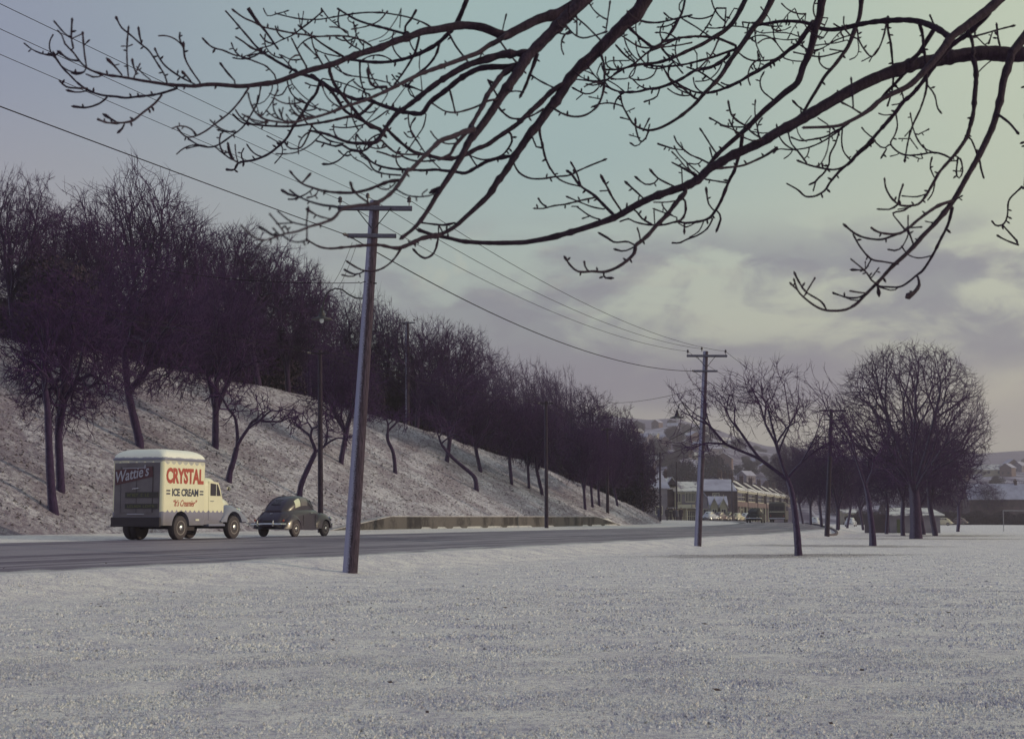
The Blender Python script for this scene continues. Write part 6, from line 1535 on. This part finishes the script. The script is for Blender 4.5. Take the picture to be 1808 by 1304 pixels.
def cottage():
    b=HW_(1254,250); root=empty('white_cottage',(b.x,b.y,1.0),R(-4),'small white cottage with two pointed gables and snow on its porch roofs','cottage')
    walls(root,0,3.0,.6,6,-1,2.7,4.1,'x','cream_wall'); gable(root,0,3.0,.6,6,2.7,4.1,'x','roof_frost',.2)
    for x in (0.05,1.65):
        walls(root,x,x+1.3,-.6,.7,-1,2.5,3.75,'y','cream_wall'); gable(root,x,x+1.3,-.6,.9,2.5,3.75,'y','roof_snowy',.18,.12,'gable_roof')
        win(root,x+.3,x+1.0,.4,1.9,'y-',-.61,2); m=MB(); m.tube([(x+.65,-.75,3.7),(x+.65,-.75,4.5)],.04,6); m.build('finial',MATS['white_trim'],root)
    m=MB(); m.box(1.38,1.62,.5,.58,-.5,1.9); m.build('door',MATS['brown_band'],root)
    m=MB(); m.box(2.8,3.05,-1.2,3,-.9,1.4); m.build('side_wall',MATS['cream_wall'],root)
cottage()
def shop():
    b=HW_(1166,222); root=empty('corner_shop',(b.x,b.y,1.0),R(0),'two-storey corner shop with a white verandah sign and snow-streaked roof','shop')
    # dark left gable block and lit right block
    walls(root,0,2.2,0,7,-1,5.0,6.7,'x','dark_brick'); gable(root,0,2.2,0,7,5.0,6.7,'x','roof_snowy',.25)
    walls(root,2.2,5.8,-.6,6.4,-1,4.6,6.0,'x','cream_wall'); gable(root,2.25,5.8,-.6,6.4,4.6,6.0,'x','roof_snowy',.3)
    m=MB(); m.prism([(1.2,5.6),(2.4,5.6),(1.8,6.6)],-.9,4); m.build('small_gable',MATS['dark_brick'],root); gable(root,1.0,2.6,-1.0,4,5.5,6.7,'y','roof_snowy',.1,.12,'gable_roof')
    m=MB(); m.box(3.3,5.5,-.66,-.61,2.0,4.1); m.build('bay_panel',MATS['grey_wall'],root)
    win(root,3.9,5.3,3.0,4.3,'y-',-.67,6,1); win(root,2.5,3.1,2.9,4.2,'y-',-.62,2)
    m=MB(); m.box(-.3,5.9,-2.0,-.62,1.9,2.05); m.build('verandah_roof',MATS['roof_snowy'],root)
    sg=MB(); sg.box(2.5,4.6,-2.08,-2.01,1.95,2.5); sg.build('sign_board',MATS['white_trim'],root)
    m=MB(); m.box(4.75,5.2,-2.08,-2.01,2.06,2.5); m.build('orange_sign',MATS['tan_paint'],root)
    for x in (-.2,1.8,3.9,5.75): m=MB(); m.tube([(x,-1.95,-.6),(x,-1.95,1.9)],.07,8); m.build('post',MATS['white_trim'],root)
    m=MB(); m.box(5.55,5.82,-.75,-.615,-1,4.5); m.build('corner_board',MATS['white_trim'],root)
    win(root,3.9,5.3,-.1,1.5,'y-',-.62,5,2); win(root,.4,1.8,-.1,1.5,'y-',-.02,3)
    m=MB(); m.box(2.7,3.3,-.66,-.61,-.8,1.4); m.build('door',MATS['roof_dark'],root)
    chimney(root,1.2,3.5,6.4,7.7,.5)
shop()
def small_house(px,Y,w,ze,zr,label,wall='grey_wall',roof='roof_snowy',rz=0,group=None,dep=7,z=None,axis='x',cat='house',windows=2,ch=True):
    b=HW_(px,Y); zz=b.z-.1 if z is None else z
    root=empty('house',(b.x,b.y,zz),R(rz),label,cat,group)
    walls(root,-w/2,w/2,0,dep,-2,ze,zr,axis,wall); gable(root,-w/2,w/2,0,dep,ze,zr,axis,roof,.35)
    for i in range(windows):
        c=-w/2+w*(i+.5)/windows; win(root,c-.5,c+.5,1.0,2.1,'y-',-.01,2)
    if ch: chimney(root,w*.3,dep*.5,zr-.6,zr+.7,.55)
    return root
small_house(1148,215,5.5,5.0,7.0,'pale grey gabled house half hidden behind the trees at the end of the bank','grey_wall','roof_frost',12)
small_house(1238,262,3.6,3.4,5.6,'narrow house with a steep white gable just right of the second pole','grey_wall','roof_frost',0,axis='y')
# houses across the park on the right
small_house(1705,330,3.4,4.2,6.2,'pale pointed porch house across the park on the right','cream_wall','roof_frost',0,axis='y',windows=1)
small_house(1768,300,13,5.6,8.6,'long dark house with a wide snow-covered roof at the right edge','dark_brick','roof_frost',-6,windows=3)
small_house(1612,380,13,3.6,6.6,'dark house with a snow patch on its roof showing above the park hut','dark_brick','roof_frost',8,windows=3)
small_house(1505,300,3.2,2.6,3.2,'bright little kiosk showing between the tree trunks behind the third pole','cream_wall','roof_snowy',0,windows=1,ch=False,cat='kiosk')
def hut():
    Y=140; b=HW_(1570,Y); root=empty('park_hut',(b.x,b.y,gz(b.x,b.y)-.1),R(-3),'low dark park hut with a snow-covered flat roof behind the big trunks','hut')
    w0=at(1540,900,Y).x-b.x; w1=at(1658,900,Y).x-b.x
    m=MB(); m.box(0,w1,0,4,-.3,1.75); m.build('wall',MATS['grey_wall'],root)
    m=MB(); m.box(w0,-.02,.6,4,-.3,1.9); m.build('shed_wall',MATS['dark_brick'],root)
    m=MB(); m.add([(-.1,-.5,1.80),(w1+.35,-.5,1.80),(w1+.1,4.3,2.5),(.5,4.3,2.5),(-.1,-.5,1.92),(w1+.35,-.5,1.92),(w1+.1,4.3,2.62),(.5,4.3,2.62)],[[3,2,1,0],[4,5,6,7],[0,1,5,4],[1,2,6,5],[2,3,7,6],[3,0,4,7]]); m.build('roof',MATS['roof_snowy'],root)
    m=MB(); m.box(.7,1.3,-.04,-.002,-.2,1.45); m.build('door',MATS['hut_door'],root)
pbr('hut_door',(.10,.11,.07),.8); hut()
# goal posts
pbr('goal_grey',(.26,.25,.30),.7)
def goal():
    Y=300; a=at(1771,927,Y); b=HW_(1771,150); root=empty('goal_frame',(at(1771,900,152).x,152,gz(at(1771,900,152).x,152)),0,'thin white goal frame on the snow at the right edge','goal')
    m=MB(); m.tube([(0,0,-.2),(0,0,2.2)],.04,8); m.build('post',MATS['goal_grey'],root)
    m=MB(); m.tube([(4.6,.6,-.2),(4.6,.6,2.2)],.045,8); m.build('post',MATS['goal_grey'],root)
    m=MB(); m.tube([(0,0,2.2),(4.6,.6,2.2)],.04,8); m.build('crossbar',MATS['goal_grey'],root)
goal()
# ------------------------------------------------------------------ the hillside town
rh=random.Random(12)
gH='small snow-roofed houses scattered over the hillside'
proto=[]
for i in range(3):
    root=empty('hillside_house',(0,0,0),0,'small snow-roofed house on the purple hillside','house',gH)
    w=[9,11,8][i]; d=7; ze=[4.2,3.6,5.6][i]; zr=ze+2.6
    walls(root,-w/2,w/2,0,d,-3,ze,zr,'x' if i!=2 else 'y',['grey_wall','cream_wall','brown_band'][i]); gable(root,-w/2,w/2,0,d,ze,zr,'x' if i!=2 else 'y',('roof_frost','roof_snowy','roof_frost')[i],.5)
    for c in (-w*.25,w*.25):
        m=MB(); m.box(c-.7,c+.7,-.06,-.01,1.2,2.8); m.build('window',MATS['far_glass'],root)
    proto.append(root)
spots=[]
for _ in range(1500):
    px=rh.choice([rh.uniform(1125,1420),rh.uniform(1125,1300),rh.uniform(1640,1808)]); Yd=rh.uniform(480,900) if px<1500 else rh.uniform(600,1000)
    if all(abs(px-a)>7 or abs(Yd-b)>60 for a,b in spots): spots.append((px,Yd))
    if len(spots)>=52: break
for j,(px,Yd) in enumerate(spots):
    o=proto[j] if j<3 else copy_tree(proto[rh.choice((0,0,1,2))])
    a=(px-CX)/F; o.location=(a*Yd,Yd,HZF(px,Yd)+.2); o.rotation_euler=(0,0,R(rh.uniform(-50,50))); sc=rh.uniform(.45,.8); o.scale=(sc,sc,sc)
gT='dark evergreens on the hillside'
for j in range(60):
    px=rh.choice([rh.uniform(1120,1290),rh.uniform(1290,1480),rh.uniform(1690,1808),rh.uniform(1185,1250)]); Yd=rh.uniform(480,1000)
    s=rh.uniform(.6,1.15); evergreen(j,(((px-CX)/F)*Yd,Yd,HZF(px,Yd)-.5),s*1.3,s*1.25,rh.uniform(0,6),'dark round tree among the hillside houses',gT)
for (px,Yd,s,lab) in ((1208,400,1.55,'large dark evergreen on the hill above the corner shop'),(1190,420,1.25,'dark evergreen left of the large one above the corner shop'),(1262,430,1.8,'tall dark evergreen just right of the second pole'),(1300,380,.9,'dark evergreen above the terrace roofs'),(1362,420,1.0,'dark evergreen above the far end of the terrace')):
    evergreen(int(px)%3,(((px-CX)/F)*Yd,Yd,HZF(px,Yd)-.5),s,s*1.15,rh.uniform(0,6),lab)
gR='bare trees in the mass beyond the park on the right'
for j in range(24):
    px=rh.uniform(1560,1850); Yd=rh.uniform(300,430); X=(px-CX)/F*Yd; h=rh.uniform(7,11)
    tree('dense%d'%(j%4),(X,Yd,gz(X,Yd)-.2),h/9.0,h/10.15,rh.uniform(0,6),'bare tree in the dark mass beyond the park on the right',gR)
for j in range(9):
    px=rh.uniform(1340,1480); Yd=rh.uniform(300,420)+60; X=(px-CX)/F*Yd; h=rh.uniform(6,8.5)
    tree('dense%d'%(j%4),(X,Yd,gz(X,Yd)-.2),h/9.0,h/10.15,rh.uniform(0,6),'bare tree behind the terrace roofs','bare trees behind the terrace')
gRH='low dark hedge plants along the far edge of the park'
for j,px in enumerate(range(1500,1820,11)):
    Yd=290+rh.uniform(-8,8); X=(px-CX)/F*Yd; evergreen(j,(X,Yd,gz(X,Yd)-.3),.55,.42+rh.random()*.18,rh.uniform(0,6),'low dark hedge shrub along the far edge of the park',gRH,'hedge_shrub','shrub')
# ------------------------------------------------------------------ cold haze
hb=MB(); hb.box(-1500,1500,-150,2700,-3,190); ho=hb.build('haze',None,None); tag(ho,kind='stuff')
hm=bpy.data.materials.new('haze_air'); hm.use_nodes=True; k=NT(hm.node_tree); k.n.clear()
ou=k.new('ShaderNodeOutputMaterial'); pv=k.new('ShaderNodeVolumePrincipled'); pv.inputs['Color'].default_value=(.83,.76,.95,1); pv.inputs['Density'].default_value=.00058; pv.inputs['Anisotropy'].default_value=.2
k.l.new(pv.outputs[0],ou.inputs['Volume']); ho.data.materials.append(hm)
